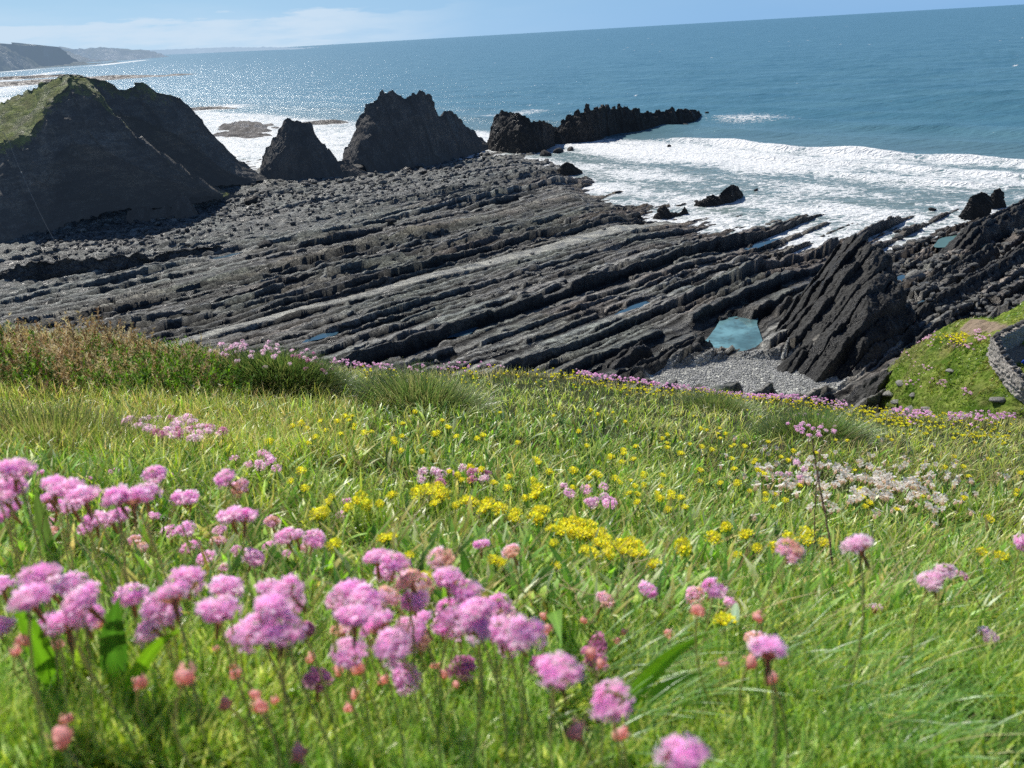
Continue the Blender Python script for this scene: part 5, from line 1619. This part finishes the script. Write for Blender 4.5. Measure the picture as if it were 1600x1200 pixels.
NEAR = [
 ('bloom', 'bright pink thrift bloom in the blurred cluster at the upper left edge', 'thrift blooms at the upper left edge',
  [(25, 733, 46), (15, 762, 48), (12, 797, 38), (0, 775, 40)]),
 ('bloom', 'pink thrift bloom in the blurred double row right of the leaf at the left edge', 'thrift blooms in the upper left row',
  [(85, 757, 42), (105, 763, 44), (128, 775, 46), (75, 777, 30), (180, 775, 44), (207, 777, 44), (226, 771, 40), (150, 812, 34), (170, 810, 34), (187, 805, 34), (135, 824, 28), (90, 790, 30), (112, 790, 34)]),
 ('bloom', 'small pink thrift bloom on a tall stem behind the upper left row', 'small thrift blooms behind the upper left row',
  [(62, 740, 16), (242, 741, 34), (178, 736, 15), (280, 778, 26), (298, 777, 28), (262, 742, 14), (138, 748, 12)]),
 ('bloom', 'pink thrift bloom of the loose pair standing above the left foreground', 'loose pair of thrift blooms', [(350, 748, 34)]),
 ('faded', 'half faded thrift bloom just right of a fresh pink one in the left middle', None, [(374, 762, 28)]),
 ('bloom', 'pink thrift bloom of the touching pair in the left middle', 'touching pair of thrift blooms', [(358, 805, 38), (383, 806, 36)]),
 ('bloom', 'pink thrift bloom in the scattered group left of the vetch', 'scattered thrift blooms left of the vetch',
  [(343, 828, 20), (265, 831, 26), (290, 827, 30), (297, 855, 28), (321, 872, 28), (395, 872, 34), (445, 838, 34), (462, 836, 28), (420, 852, 18), (492, 842, 32), (350, 887, 16), (370, 860, 18), (448, 866, 16), (240, 806, 20)]),
 ('faded', 'brownish thrift bloom past its best in the left middle', 'brownish thrift blooms in the left middle',
  [(425, 815, 26), (341, 845, 24), (210, 845, 24), (222, 856, 20), (482, 856, 22), (75, 815, 22), (82, 832, 22)]),
 ('bloom', 'small pink thrift bloom beside a yellow vetch head left of centre', 'small thrift blooms beside the vetch', [(545, 785, 18), (533, 805, 16)]),
 ('bloom', 'single round pink thrift bloom in front of the yellow vetch at the centre', None, [(752, 850, 26)]),
 ('faded', 'pink and brown thrift bloom leaning right in front of the yellow vetch', None, [(799, 862, 30)]),
 ('bloom', 'large blurred pink thrift bloom in the left foreground cluster', 'thrift blooms in the left foreground cluster',
  [(62, 902, 56), (45, 935, 58), (72, 918, 46), (0, 915, 40), (0, 980, 40), (110, 915, 48), (127, 938, 60), (104, 968, 60), (132, 962, 50), (85, 975, 44)]),
 ('bloom', 'large blurred pink thrift bloom in the slanting cluster beside the widest dark leaf', 'thrift blooms in the slanting cluster',
  [(205, 930, 46), (290, 908, 52), (268, 926, 56), (247, 950, 52), (234, 982, 46), (258, 965, 44)]),
 ('bloom', 'large pink thrift bloom of the pair stacked left of the biggest cluster', 'stacked pair of thrift blooms', [(353, 918, 48), (342, 952, 58)]),
 ('bloom', 'large pink thrift bloom in the dense bunch left of the centre foreground', 'thrift blooms in the dense left centre bunch',
  [(447, 925, 56), (424, 948, 60), (400, 985, 60), (440, 985, 64), (378, 990, 46), (455, 948, 44), (420, 920, 40)]),
 ('dull', 'dark purple thrift bloom at the right of the dense left centre bunch', None, [(479, 984, 30)]),
 ('bloom', 'pink thrift bloom in the big central foreground mass', 'thrift blooms in the central mass',
  [(588, 870, 40), (618, 880, 44), (602, 893, 34), (545, 925, 50), (570, 934, 50), (555, 962, 56), (590, 975, 50), (575, 950, 46), (648, 938, 44), (655, 970, 42), (612, 1010, 58), (640, 985, 46), (545, 1020, 50), (530, 935, 40)]),
 ('bloom', 'pink thrift bloom in the right half of the central foreground mass', 'thrift blooms right of the central mass',
  [(700, 902, 46), (728, 925, 48), (706, 958, 46), (742, 955, 54), (776, 948, 42), (742, 976, 54), (782, 985, 52), (822, 988, 60), (800, 1002, 46), (690, 975, 38), (715, 985, 40)]),
 ('faded', 'faded brown and pink thrift bloom inside the central mass', 'faded thrift blooms in the central mass',
  [(690, 872, 42), (637, 905, 44), (605, 932, 42), (650, 1000, 44), (660, 915, 36), (790, 955, 34), (535, 985, 34)]),
 ('bloom', 'big pink thrift bloom right of the central mass with a dark bud at its left', None, [(872, 1050, 66)]),
 ('dull', 'dark reddish half open thrift bloom touching a big pink one', None, [(848, 1038, 42)]),
 ('bloom', 'single big pink thrift bloom low right of centre', None, [(953, 1097, 64)]),
 ('bloom', 'largest blurred pink thrift bloom cut by the bottom edge', None, [(1066, 1182, 78)]),
 ('bloom', 'big pink thrift bloom below the nearest yellow flower', None, [(1200, 1012, 62)]),
 ('faded', 'brownish thrift head leaning on the big pink one below the yellow flower', None, [(1180, 998, 36)]),
 ('bloom', 'pink thrift bloom below the central mass with an orange tinge beside it', None, [(636, 1060, 44)]),
 ('dull', 'purple thrift bloom in shade below the left of the central mass', None, [(494, 1062, 46)]),
 ('dull', 'reddish thrift bloom standing alone below the central mass', None, [(723, 1043, 40)]),
 ('dull', 'reddish thrift head of the vertical pair right of the big central bloom', 'vertical pair of reddish thrift heads', [(934, 1006, 32), (932, 1035, 34), (920, 1018, 24)]),
 ('faded', 'pink thrift bloom with a brown left side over the grass on the right', None, [(1235, 860, 40)]),
 ('pale', 'pale pink open thrift bloom right of the dead stalks', None, [(1341, 851, 44)]),
 ('pale', 'pale pink thrift bloom, lowest left of the three on the right', None, [(1456, 906, 36)]),
 ('pale', 'pale pink thrift bloom, upper middle of the three on the right', None, [(1478, 892, 30)]),
 ('bloom', 'small deep pink thrift bloom, rightmost of the three on the right', None, [(1501, 899, 22)]),
 ('faded', 'pink and tan thrift bloom right of the vetch, left of a taller one', None, [(946, 937, 32)]),
 ('bloom', 'pink thrift bloom alone between the vetch and the grey green leaf', None, [(1011, 922, 32)]),
 ('bloom', 'pink thrift bloom at the top of the four heads above the nearest yellow flower', None, [(1116, 919, 36)]),
 ('faded', 'tan and pink thrift bloom, leftmost of the four heads above the nearest yellow flower', None, [(1086, 930, 30)]),
 ('bloom', 'small violet thrift bloom touching the nearest yellow flower', None, [(1141, 943, 24)]),
 ('pale', 'pale pink thrift bloom low at the far right over long grass', None, [(1543, 993, 28)]),
 ('pale', 'small closing pale thrift bloom under the dead stalks on the right', None, [(1366, 950, 24)]),
 ('bloom', 'pink thrift bloom cut by the right edge', None, [(1598, 848, 26)]),
 ('bud', 'salmon thrift bud low in the left foreground', 'salmon buds in the left foreground', [(35, 1003, 26), (218, 1068, 28), (352, 1100, 28), (406, 1105, 30), (430, 1094, 16), (90, 1008, 24), (338, 1014, 14), (363, 1043, 18)]),
 ('bud', 'large pale orange bud on a thick stem in the left foreground', None, [(290, 1056, 40)]),
 ('bud', 'blurred salmon bud nearest the bottom left corner', None, [(94, 1153, 42)]),
 ('bud', 'pink tipped bud at the bottom edge left of centre', None, [(467, 1178, 36)]),
 ('bud', 'small bud below the central thrift mass', 'small buds below the central mass', [(553, 1085, 22), (545, 1107, 20), (485, 1028, 20), (680, 1040, 18), (692, 1054, 18), (712, 1070, 14), (600, 1062, 24), (560, 1045, 28), (528, 1048, 22)]),
 ('bud', 'pink bud at the bottom, left of the pair under the big low bloom', None, [(900, 1141, 38)]),
 ('bud', 'reddish bud at the bottom, right of the pair under the big low bloom', None, [(970, 1146, 32)]),
 ('bud', 'round salmon bud right of the central mass', 'small buds right of the central mass', [(850, 963, 16), (912, 970, 14), (1045, 990, 20), (975, 988, 16), (965, 1002, 16)]),
 ('bud', 'salmon bud around the nearest yellow flower', 'buds around the nearest yellow flower', [(1090, 955, 26), (1185, 965, 22), (1131, 1037, 20), (1172, 1034, 26)]),
]
for kind, lab, grp, pts in NEAR:
    for (px, py, s) in pts:
        real = .0125 if kind == 'bud' else .0225
        real *= random.uniform(.95, 1.05)
        dep = real * FPX / (s * .93)
        if kind == 'bud' and s > 20: dep = max(.45, min(dep, .85)); real = dep * s * .93 / FPX
        pos = atdepth(px, py, dep)
        # keep the stem a plausible length
        g = float(G0(pos[0], pos[1]))
        if pos[2] - g < .05 or pos[2] - g > .27:
            k = 0
            while (pos[2] - g < .05) and k < 40:
                dep *= .97; real *= .97; pos = atdepth(px, py, dep); g = float(G0(pos[0], pos[1])); k += 1
        thrift(pos, real, kind, lab, grp, 'thrift_bud' if kind == 'bud' else 'thrift_flower')

for i in range(12):
    px, py = random.uniform(10, 1230), random.uniform(950, 1130); dep = random.uniform(.5, .8)
    pos = atdepth(px, py, dep)
    if .06 < pos[2] - float(G0(pos[0], pos[1])) < .25:
        thrift(pos, random.uniform(.008, .012), 'bud', 'small closed thrift bud scattered low among the foreground stems', 'scattered thrift buds', 'thrift_bud')

# ---- one-piece small flowers further off
def small_thrift(seed, kind, stem=.09):
    V, F, C = head_geo(seed, kind, 16, .0088, 4)
    Vs, Fs = tube(np.array([[0, 0, 0], [.004, 0, -stem * .5], [0, .003, -stem]]), .0011, 4)
    return np.concatenate([V, Vs]), [F, Fs + len(V)], np.concatenate([C, np.ones((len(Vs), 3)) * np.array([.13, .18, .07])])


def small_meshes(name, fn, variants):
    out = []
    for a in variants:
        V, F, C = fn(*a); out.append(np_mesh(name, V, F, petalm, False, np.clip(C, 0, 1)))
    return out


ST = {k: small_meshes('thrift_flower', small_thrift, [(s, k), (s + 1, k), (s + 2, k)]) for k, s in (('bloom', 200), ('pale', 210), ('dull', 220))}


def place_small(name, meshes, px, py, h, sc, label, cat, group):
    P, ok = hits(np.array([float(px)]), np.array([float(py)]), h)
    if not ok[0]: return None
    p = P[0]
    o = obj(name, random.choice(meshes)); o.location = (p[0], p[1], float(G0(p[0], p[1])) + h)
    o.rotation_euler = (random.gauss(0, .18), random.gauss(0, .18), random.uniform(0, 6.28)); o.scale = (sc,) * 3
    return tagit(o, label, cat, group)


def patch(n, x0, x1, y0, y1, kind, h, label, group, ell=True, tilt=0.0):
    k = 0
    while k < n:
        a, b = random.uniform(-1, 1), random.uniform(-1, 1)
        if ell and a * a + b * b > 1: continue
        px = (x0 + x1) / 2 + a * (x1 - x0) / 2; py = (y0 + y1) / 2 + b * (y1 - y0) / 2 + tilt * a
        kd = kind if random.random() < .8 else ('pale' if kind == 'bloom' else 'dull')
        place_small('thrift_flower', ST[kd], px, py, h * random.uniform(.85, 1.1), random.uniform(.8, 1.15), label, 'flower', group)
        k += 1


patch(46, 215, 350, 650, 686, 'pale', .09, 'pale pink thrift bloom in the round patch below the gorse bank', 'thrift patch below the gorse bank', tilt=4)
patch(9, 365, 440, 706, 736, 'bloom', .08, 'small pink thrift bloom in the loose group between the round patch and the vetch', 'loose small thrift group', tilt=3)
patch(12, 640, 765, 724, 758, 'pale', .08, 'small pink thrift bloom above the first yellow vetch heads', 'small thrift blooms above the vetch')
patch(13, 878, 968, 754, 790, 'bloom', .08, 'small violet pink thrift bloom right of the tall vetch row', 'violet thrift group right of the vetch', tilt=8)
patch(40, 1228, 1312, 640, 684, 'bloom', .12, 'small pink thrift bloom in the upright group above the white campion', 'upright thrift group above the campion')
patch(4, 180, 215, 650, 672, 'pale', .08, 'pale thrift bloom at the left of the round patch', 'pale thrift blooms left of the patch')
patch(9, 1210, 1262, 705, 760, 'pale', .08, 'pale pink thrift bloom among the white campion', 'thrift blooms among the campion')


# blooms on the dark cushion and along the crest: the largest as objects, the rest as stuff
def stuff_flowers(name, label, P, fn, variants, sc=(.8, 1.2)):
    pr = [fn(*v) for v in variants]; parts = []; r_ = rng
    Vs, Fs, Cs, off = [], [], [], 0
    for k, (B, F, C) in enumerate(pr):
        if isinstance(F, list): F = np.concatenate([F[0]] + [np.concatenate([q[:, :3], q[:, [0, 2, 3]]]) for q in F[1:]])
        idx = np.arange(k, len(P), len(pr)); a = rng.uniform(0, 6.28, len(idx)); c, s = np.cos(a), np.sin(a); m = rng.uniform(*sc, len(idx))
        X = B[None, :, 0] * c[:, None] - B[None, :, 1] * s[:, None]; Y = B[None, :, 0] * s[:, None] + B[None, :, 1] * c[:, None]
        V = np.stack([X, Y, np.broadcast_to(B[None, :, 2], X.shape)], -1) * m[:, None, None] + P[idx][:, None]
        Vs.append(V.reshape(-1, 3)); Fs.append((F[None] + (np.arange(len(idx)) * len(B))[:, None, None] + off).reshape(-1, 3)); off += len(idx) * len(B)
        Cs.append(np.tile(C, (len(idx), 1)) * np.repeat(rng.uniform(.8, 1.15, len(idx)), len(B))[:, None])
    o = obj(name, np_mesh(name, np.concatenate(Vs), np.concatenate(Fs), petalm, False, np.clip(np.concatenate(Cs), 0, 1)))
    return tagit(o, label, kind='stuff')


g = gp(437, 612)
for i in range(64):
    a = random.uniform(0, 6.28); q = math.sqrt(random.random()) * .95
    x, y = g[0] + .31 * q * math.cos(a) + (-.02), g[1] + .22 * q * math.sin(a)
    z = float(G0(x, y)) + .19 * math.sqrt(1 - q * q) * .75 + .09 + random.uniform(-.02, .03)
    rt = (x - g[0]) > .1
    o = obj('thrift_flower', random.choice(ST['dull' if rt and random.random() < .6 else 'pale'])); o.location = (x, y, z); o.scale = (random.uniform(.75, 1.1),) * 3
    o.rotation_euler = (random.gauss(0, .2), random.gauss(0, .2), random.uniform(0, 6.28))
    tagit(o, 'small reddish thrift bloom at the right end of the dark grass cushion' if rt else 'small pale thrift bloom on top of the dark grass cushion', 'flower', 'reddish thrift on the cushion' if rt else 'thrift on top of the cushion')


def crest_band(n, segs):
    out = []
    for _ in range(n):
        x0, x1, off, sp = random.choices([s[:4] for s in segs], [s[4] for s in segs])[0]
        px = random.uniform(x0, x1)
        # find the ground line near the edge along this heading
        d = ray(px, 600); hx = d[0] / d[1]
        yy = 7.6 + off + random.gauss(0, sp); x = hx * yy
        yy = float(crest_y0(x)) + off + random.gauss(0, sp); x = hx * yy
        out.append([x, yy, float(G0(x, yy)) + random.uniform(.09, .15)])
    return np.array(out)


Pc = crest_band(760, [(520, 620, .2, .15, 1), (640, 800, .1, .15, .6), (900, 1110, -.05, .14, 4), (1100, 1260, -.1, .2, 5), (1270, 1330, -.3, .2, 1), (1400, 1470, -.5, .25, 1.6), (1490, 1600, -.5, .4, 1.8)])
stuff_flowers('thrift_flowers', 'band of tiny pink thrift blooms along the edge of the clifftop', Pc, small_thrift, [(300, 'bloom', .1), (301, 'pale', .1), (302, 'bloom', .1)], (.9, 1.4))


# ---- kidney vetch: yellow heads over grey-green leaves
def vetch_geo(seed, nf=26, R=.0095, stem=.07):
    r_ = np.random.default_rng(seed); V, F, C = [], [], []
    for i in range(nf):
        g_ = i + .5; ph = math.acos(1 - 1.15 * g_ / nf); th = math.pi * (1 + 5 ** .5) * g_
        n = np.array([math.cos(th) * math.sin(ph), math.sin(th) * math.sin(ph), math.cos(ph) + .25]); n /= np.linalg.norm(n)
        a = np.cross(n, [0, 0, 1.0]) + 1e-3; a /= np.linalg.norm(a); b = np.cross(n, a)
        c0 = n * R * .45 * np.array([1, 1, .6]); c1 = n * R * r_.uniform(.8, 1.05) * np.array([1.15, 1.15, .75]); w = R * .17
        tip = c1 + np.array([0, 0, R * .16]) + n * R * .12
        col = np.array([1.0, .91, .13]) * r_.uniform(.8, 1.1) * np.array([1, r_.uniform(.92, 1.08), 1])
        o = len(V)
        V += [c0 - a * w * .7, c0 + a * w * .7, c1 + a * w * 1.3, c1 - a * w * 1.3, tip, c1 + b * w * 1.4]
        F += [[o, o + 1, o + 2], [o, o + 2, o + 3], [o + 3, o + 2, o + 4], [o + 3, o + 5, o + 2]]
        C += [np.array([.40, .48, .18]), np.array([.40, .48, .18]), col, col, col * 1.1, col * .9]
    P, Fb = BPS[0]; o = len(V); V += list(P * R * .55); F += [[a + o for a in q] for q in Fb]; C += [np.array([.92, .78, .10])] * len(P)
    # ruff of green bracts
    for k in range(7):
        t_ = k * 6.283 / 7 + r_.uniform(-.2, .2); o = len(V); l = R * r_.uniform(1.0, 1.5)
        V += [np.array([0, 0, -R * .3]), np.array([l * .6 * math.cos(t_ - .25), l * .6 * math.sin(t_ - .25), -R * .2]), np.array([l * math.cos(t_), l * math.sin(t_), R * .0]), np.array([l * .6 * math.cos(t_ + .25), l * .6 * math.sin(t_ + .25), -R * .2])]
        F += [[o, o + 1, o + 2], [o, o + 2, o + 3]]; C += [np.array([.14, .24, .09])] * 4
    V, F, C = np.array(V), np.array(F), np.array(C)
    Vs, Fs = tube(np.array([[0, 0, -R * .2], [.004, 0, -stem * .5], [0, .003, -stem]]), .0013, 4)
    return V, F, C, Vs, Fs


def vetch_one(seed):
    V, F, C, Vs, Fs = vetch_geo(seed)
    return np.concatenate([V, Vs]), [F, Fs + len(V)], np.concatenate([C, np.ones((len(Vs), 3)) * np.array([.16, .24, .10])])


VM = small_meshes('vetch_flower', vetch_one, [(400 + i,) for i in range(5)])
_vg = [vetch_geo(450 + i) for i in range(4)]
VH = [(np_mesh('flower_head', v[0], v[1], petalm, False, np.clip(v[2], 0, 1)), np_mesh('stem', v[3], v[4], stemm, True, np.ones((len(v[3]), 3)) * np.array([.16, .24, .10]))) for v in _vg]


def vetch(px, py, s, label, group, h=.07):
    P, ok = hits(np.array([float(px)]), np.array([float(py)]), h)
    p = P[0]; z = float(G0(p[0], p[1])) + h
    dep = p[1] * math.cos(PITCH) + (EYE - z) * math.sin(PITCH)
    sc = s * dep / FPX / .0185
    root = bpy.data.objects.new('vetch_flower', None); COL.objects.link(root); root.location = (p[0], p[1], z - .07)
    tagit(root, label, 'flower', group)
    a, b = random.choice(VH)
    hd = obj('flower_head', a, root); st = obj('stem', b, root)
    for o in (hd, st): o.location = (0, 0, .07)
    hd.scale = (sc,) * 3; hd.rotation_euler = (random.gauss(-.15, .25), random.gauss(0, .25), random.uniform(0, 6.28))
    return root


VN = [('yellow vetch head in the large bright cluster at the centre of the slope', 'vetch heads in the large centre cluster',
       [(862, 828, 20), (872, 822, 22), (884, 820, 24), (897, 818, 24), (910, 822, 24), (922, 822, 22), (876, 832, 22), (892, 832, 24), (905, 836, 24), (918, 836, 24), (932, 838, 24), (945, 842, 22), (935, 850, 22), (952, 856, 22), (968, 852, 22), (985, 850, 24), (997, 856, 24), (1004, 866, 20), (925, 868, 24), (914, 860, 20), (950, 868, 20), (988, 866, 22), (972, 862, 20), (940, 832, 18)]),
      ('yellow vetch head in the row left of the large cluster', 'vetch heads in the row left of the cluster',
       [(655, 772, 26), (668, 766, 22), (690, 775, 26), (684, 760, 18), (728, 784, 24), (738, 787, 20), (762, 790, 26), (757, 798, 22), (781, 797, 24), (802, 812, 20), (840, 764, 22), (838, 775, 24), (842, 800, 24), (836, 812, 24), (845, 812, 20), (806, 803, 20)]),
      ('yellow vetch head in the small clump left of centre', 'vetch heads left of centre', [(495, 806, 24), (505, 802, 22), (522, 852, 22), (565, 778, 22), (572, 790, 20), (600, 843, 22), (612, 842, 22), (455, 754, 14), (610, 775, 14), (735, 752, 14), (735, 732, 14)]),
      ('yellow vetch head on its own right of the large cluster', None, [(1068, 857, 30)]),
      ('yellow vetch head, lowest one at the right end of the large cluster', None, [(1021, 884, 26)]),
      ('yellow vetch head in the loose row between the large cluster and the dead stalks', 'loose row of vetch heads', [(1114, 842, 24), (1135, 825, 20), (1166, 837, 24), (1209, 856, 20), (1231, 842, 22), (1259, 834, 26), (1258, 846, 22), (1286, 849, 20), (1183, 857, 16), (1153, 755, 14), (1152, 868, 14)]),
      ('nearest yellow flower with upright petals among the buds', None, [(1132, 972, 34)]),
      ('yellow vetch head of the pair on the far right', 'pair of vetch heads on the far right', [(1534, 865, 20), (1565, 871, 22)]),
      ('single yellow flower on the right under the campion patch', None, [(1545, 812, 16)]),
      ('yellow vetch head half hidden behind the central pink mass', 'vetch heads behind the pink mass', [(772, 876, 20), (868, 885, 16), (640, 870, 18), (662, 900, 18), (865, 850, 16), (785, 880, 16), (668, 905, 16)])]
nv = 0
for lab, grp, pts in VN:
    for (px, py, s) in pts: vetch(px, py, s, lab, grp); nv += 1
for i in range(190):
    while True:
        px = random.uniform(420, 1600); py = random.uniform(640, 800)
        w = .25 + .75 * (perlin(px / 90, py / 30, 4.4) > .05)
        if px < 650 and py > 700: w *= .4
        if random.random() < w: break
    right_ = px > 1050
    upper = py < 700
    lab = ('small yellow vetch head among the dry grass on the upper right' if right_ and upper else 'small yellow vetch head around the white campion' if right_
           else 'small yellow vetch head in the upper middle of the slope' if upper else 'small yellow vetch head among the leaves above the large cluster')
    place_small('vetch_flower', VM, px, py, .08, random.uniform(.85, 1.3) * (1.0 if py < 740 else .85), lab, 'flower', lab[18:])
Pv = crest_band(650, [(560, 900, -.7, .5, 1.5), (850, 1260, -.8, .45, 4), (1250, 1420, -.9, .5, 2), (1330, 1600, -1.9, .8, 3)])
Pv[:, 2] -= .02
stuff_flowers('vetch_flowers', 'yellow vetch blooms dotted along the upper edge of the slope', Pv, vetch_one, [(470,), (471,), (472,)], (.9, 1.4))


# ---- white campion: inflated calyx and white petals
def campion_geo(seed):
    r_ = np.random.default_rng(seed)
    P, Fb = BPS[0]
    V = P * np.array([.0048, .0048, .0075]) + np.array([0, 0, -.006]); C = np.ones((len(V), 3)) * np.array([.82, .68, .58]); F = Fb.copy()
    v, f, c = floret(np.array([0, 0, .001]), np.array([r_.normal(0, .3), -.5, .8]), .0085, np.array([.93, .91, .89]), np.array([.5, .4, .3]), 5, .1, r_)
    F = np.concatenate([F, np.array(f) + len(V)]); V = np.concatenate([V, np.array(v)]); C = np.concatenate([C, np.array(c)])
    Vs, Fs = tube(np.array([[0, 0, -.012], [.003, 0, -.05], [0, .003, -.09]]), .0009, 4)
    return np.concatenate([V, Vs]), [F, Fs + len(V)], np.concatenate([C, np.ones((len(Vs), 3)) * np.array([.2, .22, .12])])


CM = small_meshes('campion_flower', campion_geo, [(600 + i,) for i in range(5)])
k = 0
while k < 290:
    px = random.gauss(1350, 95); py = random.gauss(752, 24) + (px - 1350) * .05
    if px < 1120 or px > 1600 or perlin(px / 40, py / 14, 6.6) < -.15: continue
    up = py < 745
    place_small('campion_flower', CM, px, py, .085, random.uniform(1.0, 1.55), 'white campion bloom in the upper part of the pale patch on the right' if up else 'white campion bloom in the lower part of the pale patch on the right', 'flower', 'white campion, upper part' if up else 'white campion, lower part')
    k += 1
# thrift and pale clumps on the knoll
Pk = []
for (px, py, y, n, s) in [(1445, 528, 52, 26, 10), (1485, 535, 49, 34, 14), (1510, 545, 48, 20, 8), (1535, 530, 48.5, 22, 6), (1525, 518, 49.5, 12, 5), (1440, 580, 50, 22, 12), (1425, 600, 49, 16, 8), (1515, 615, 43.5, 16, 6), (1470, 600, 46.5, 12, 8), (1415, 560, 55, 10, 8)]:
    for i in range(n):
        q = ray(px + random.gauss(0, s), py + random.gauss(0, s * .45))
        # drop onto the knoll mesh: nearest grid vertex to the ray
        t_ = (XK * q[0] + YK * q[1] + (ZK - EYE) * q[2]) / (q @ q)
        e = (XK - q[0] * t_) ** 2 + (YK - q[1] * t_) ** 2 + (ZK - EYE - q[2] * t_) ** 2
        j = np.unravel_index(np.argmin(e + 1e-3 * t_ * 0), e.shape)
        Pk.append(GK[j] + np.array([random.gauss(0, .08), random.gauss(0, .08), .10]))
stuff_flowers('thrift_flowers', 'faint pink thrift tufts dotted over the green knoll', np.array(Pk), small_thrift, [(310, 'pale', .1), (311, 'pale', .1)], (6, 9))
q = ray(1505, 530)
t_ = (XK * q[0] + YK * q[1] + (ZK - EYE) * q[2]) / (q @ q); e = (XK - q[0] * t_) ** 2 + (YK - q[1] * t_) ** 2 + (ZK - EYE - q[2] * t_) ** 2
j = np.unravel_index(np.argmin(e), e.shape); c0 = GK[j]
Py = np.array([c0 + np.array([random.gauss(0, .8), random.gauss(0, .6), .15]) for _ in range(150)])
stuff_flowers('vetch_flowers', 'patch of yellow flowers on top of the green knoll', Py, vetch_one, [(480,)], (5, 8))
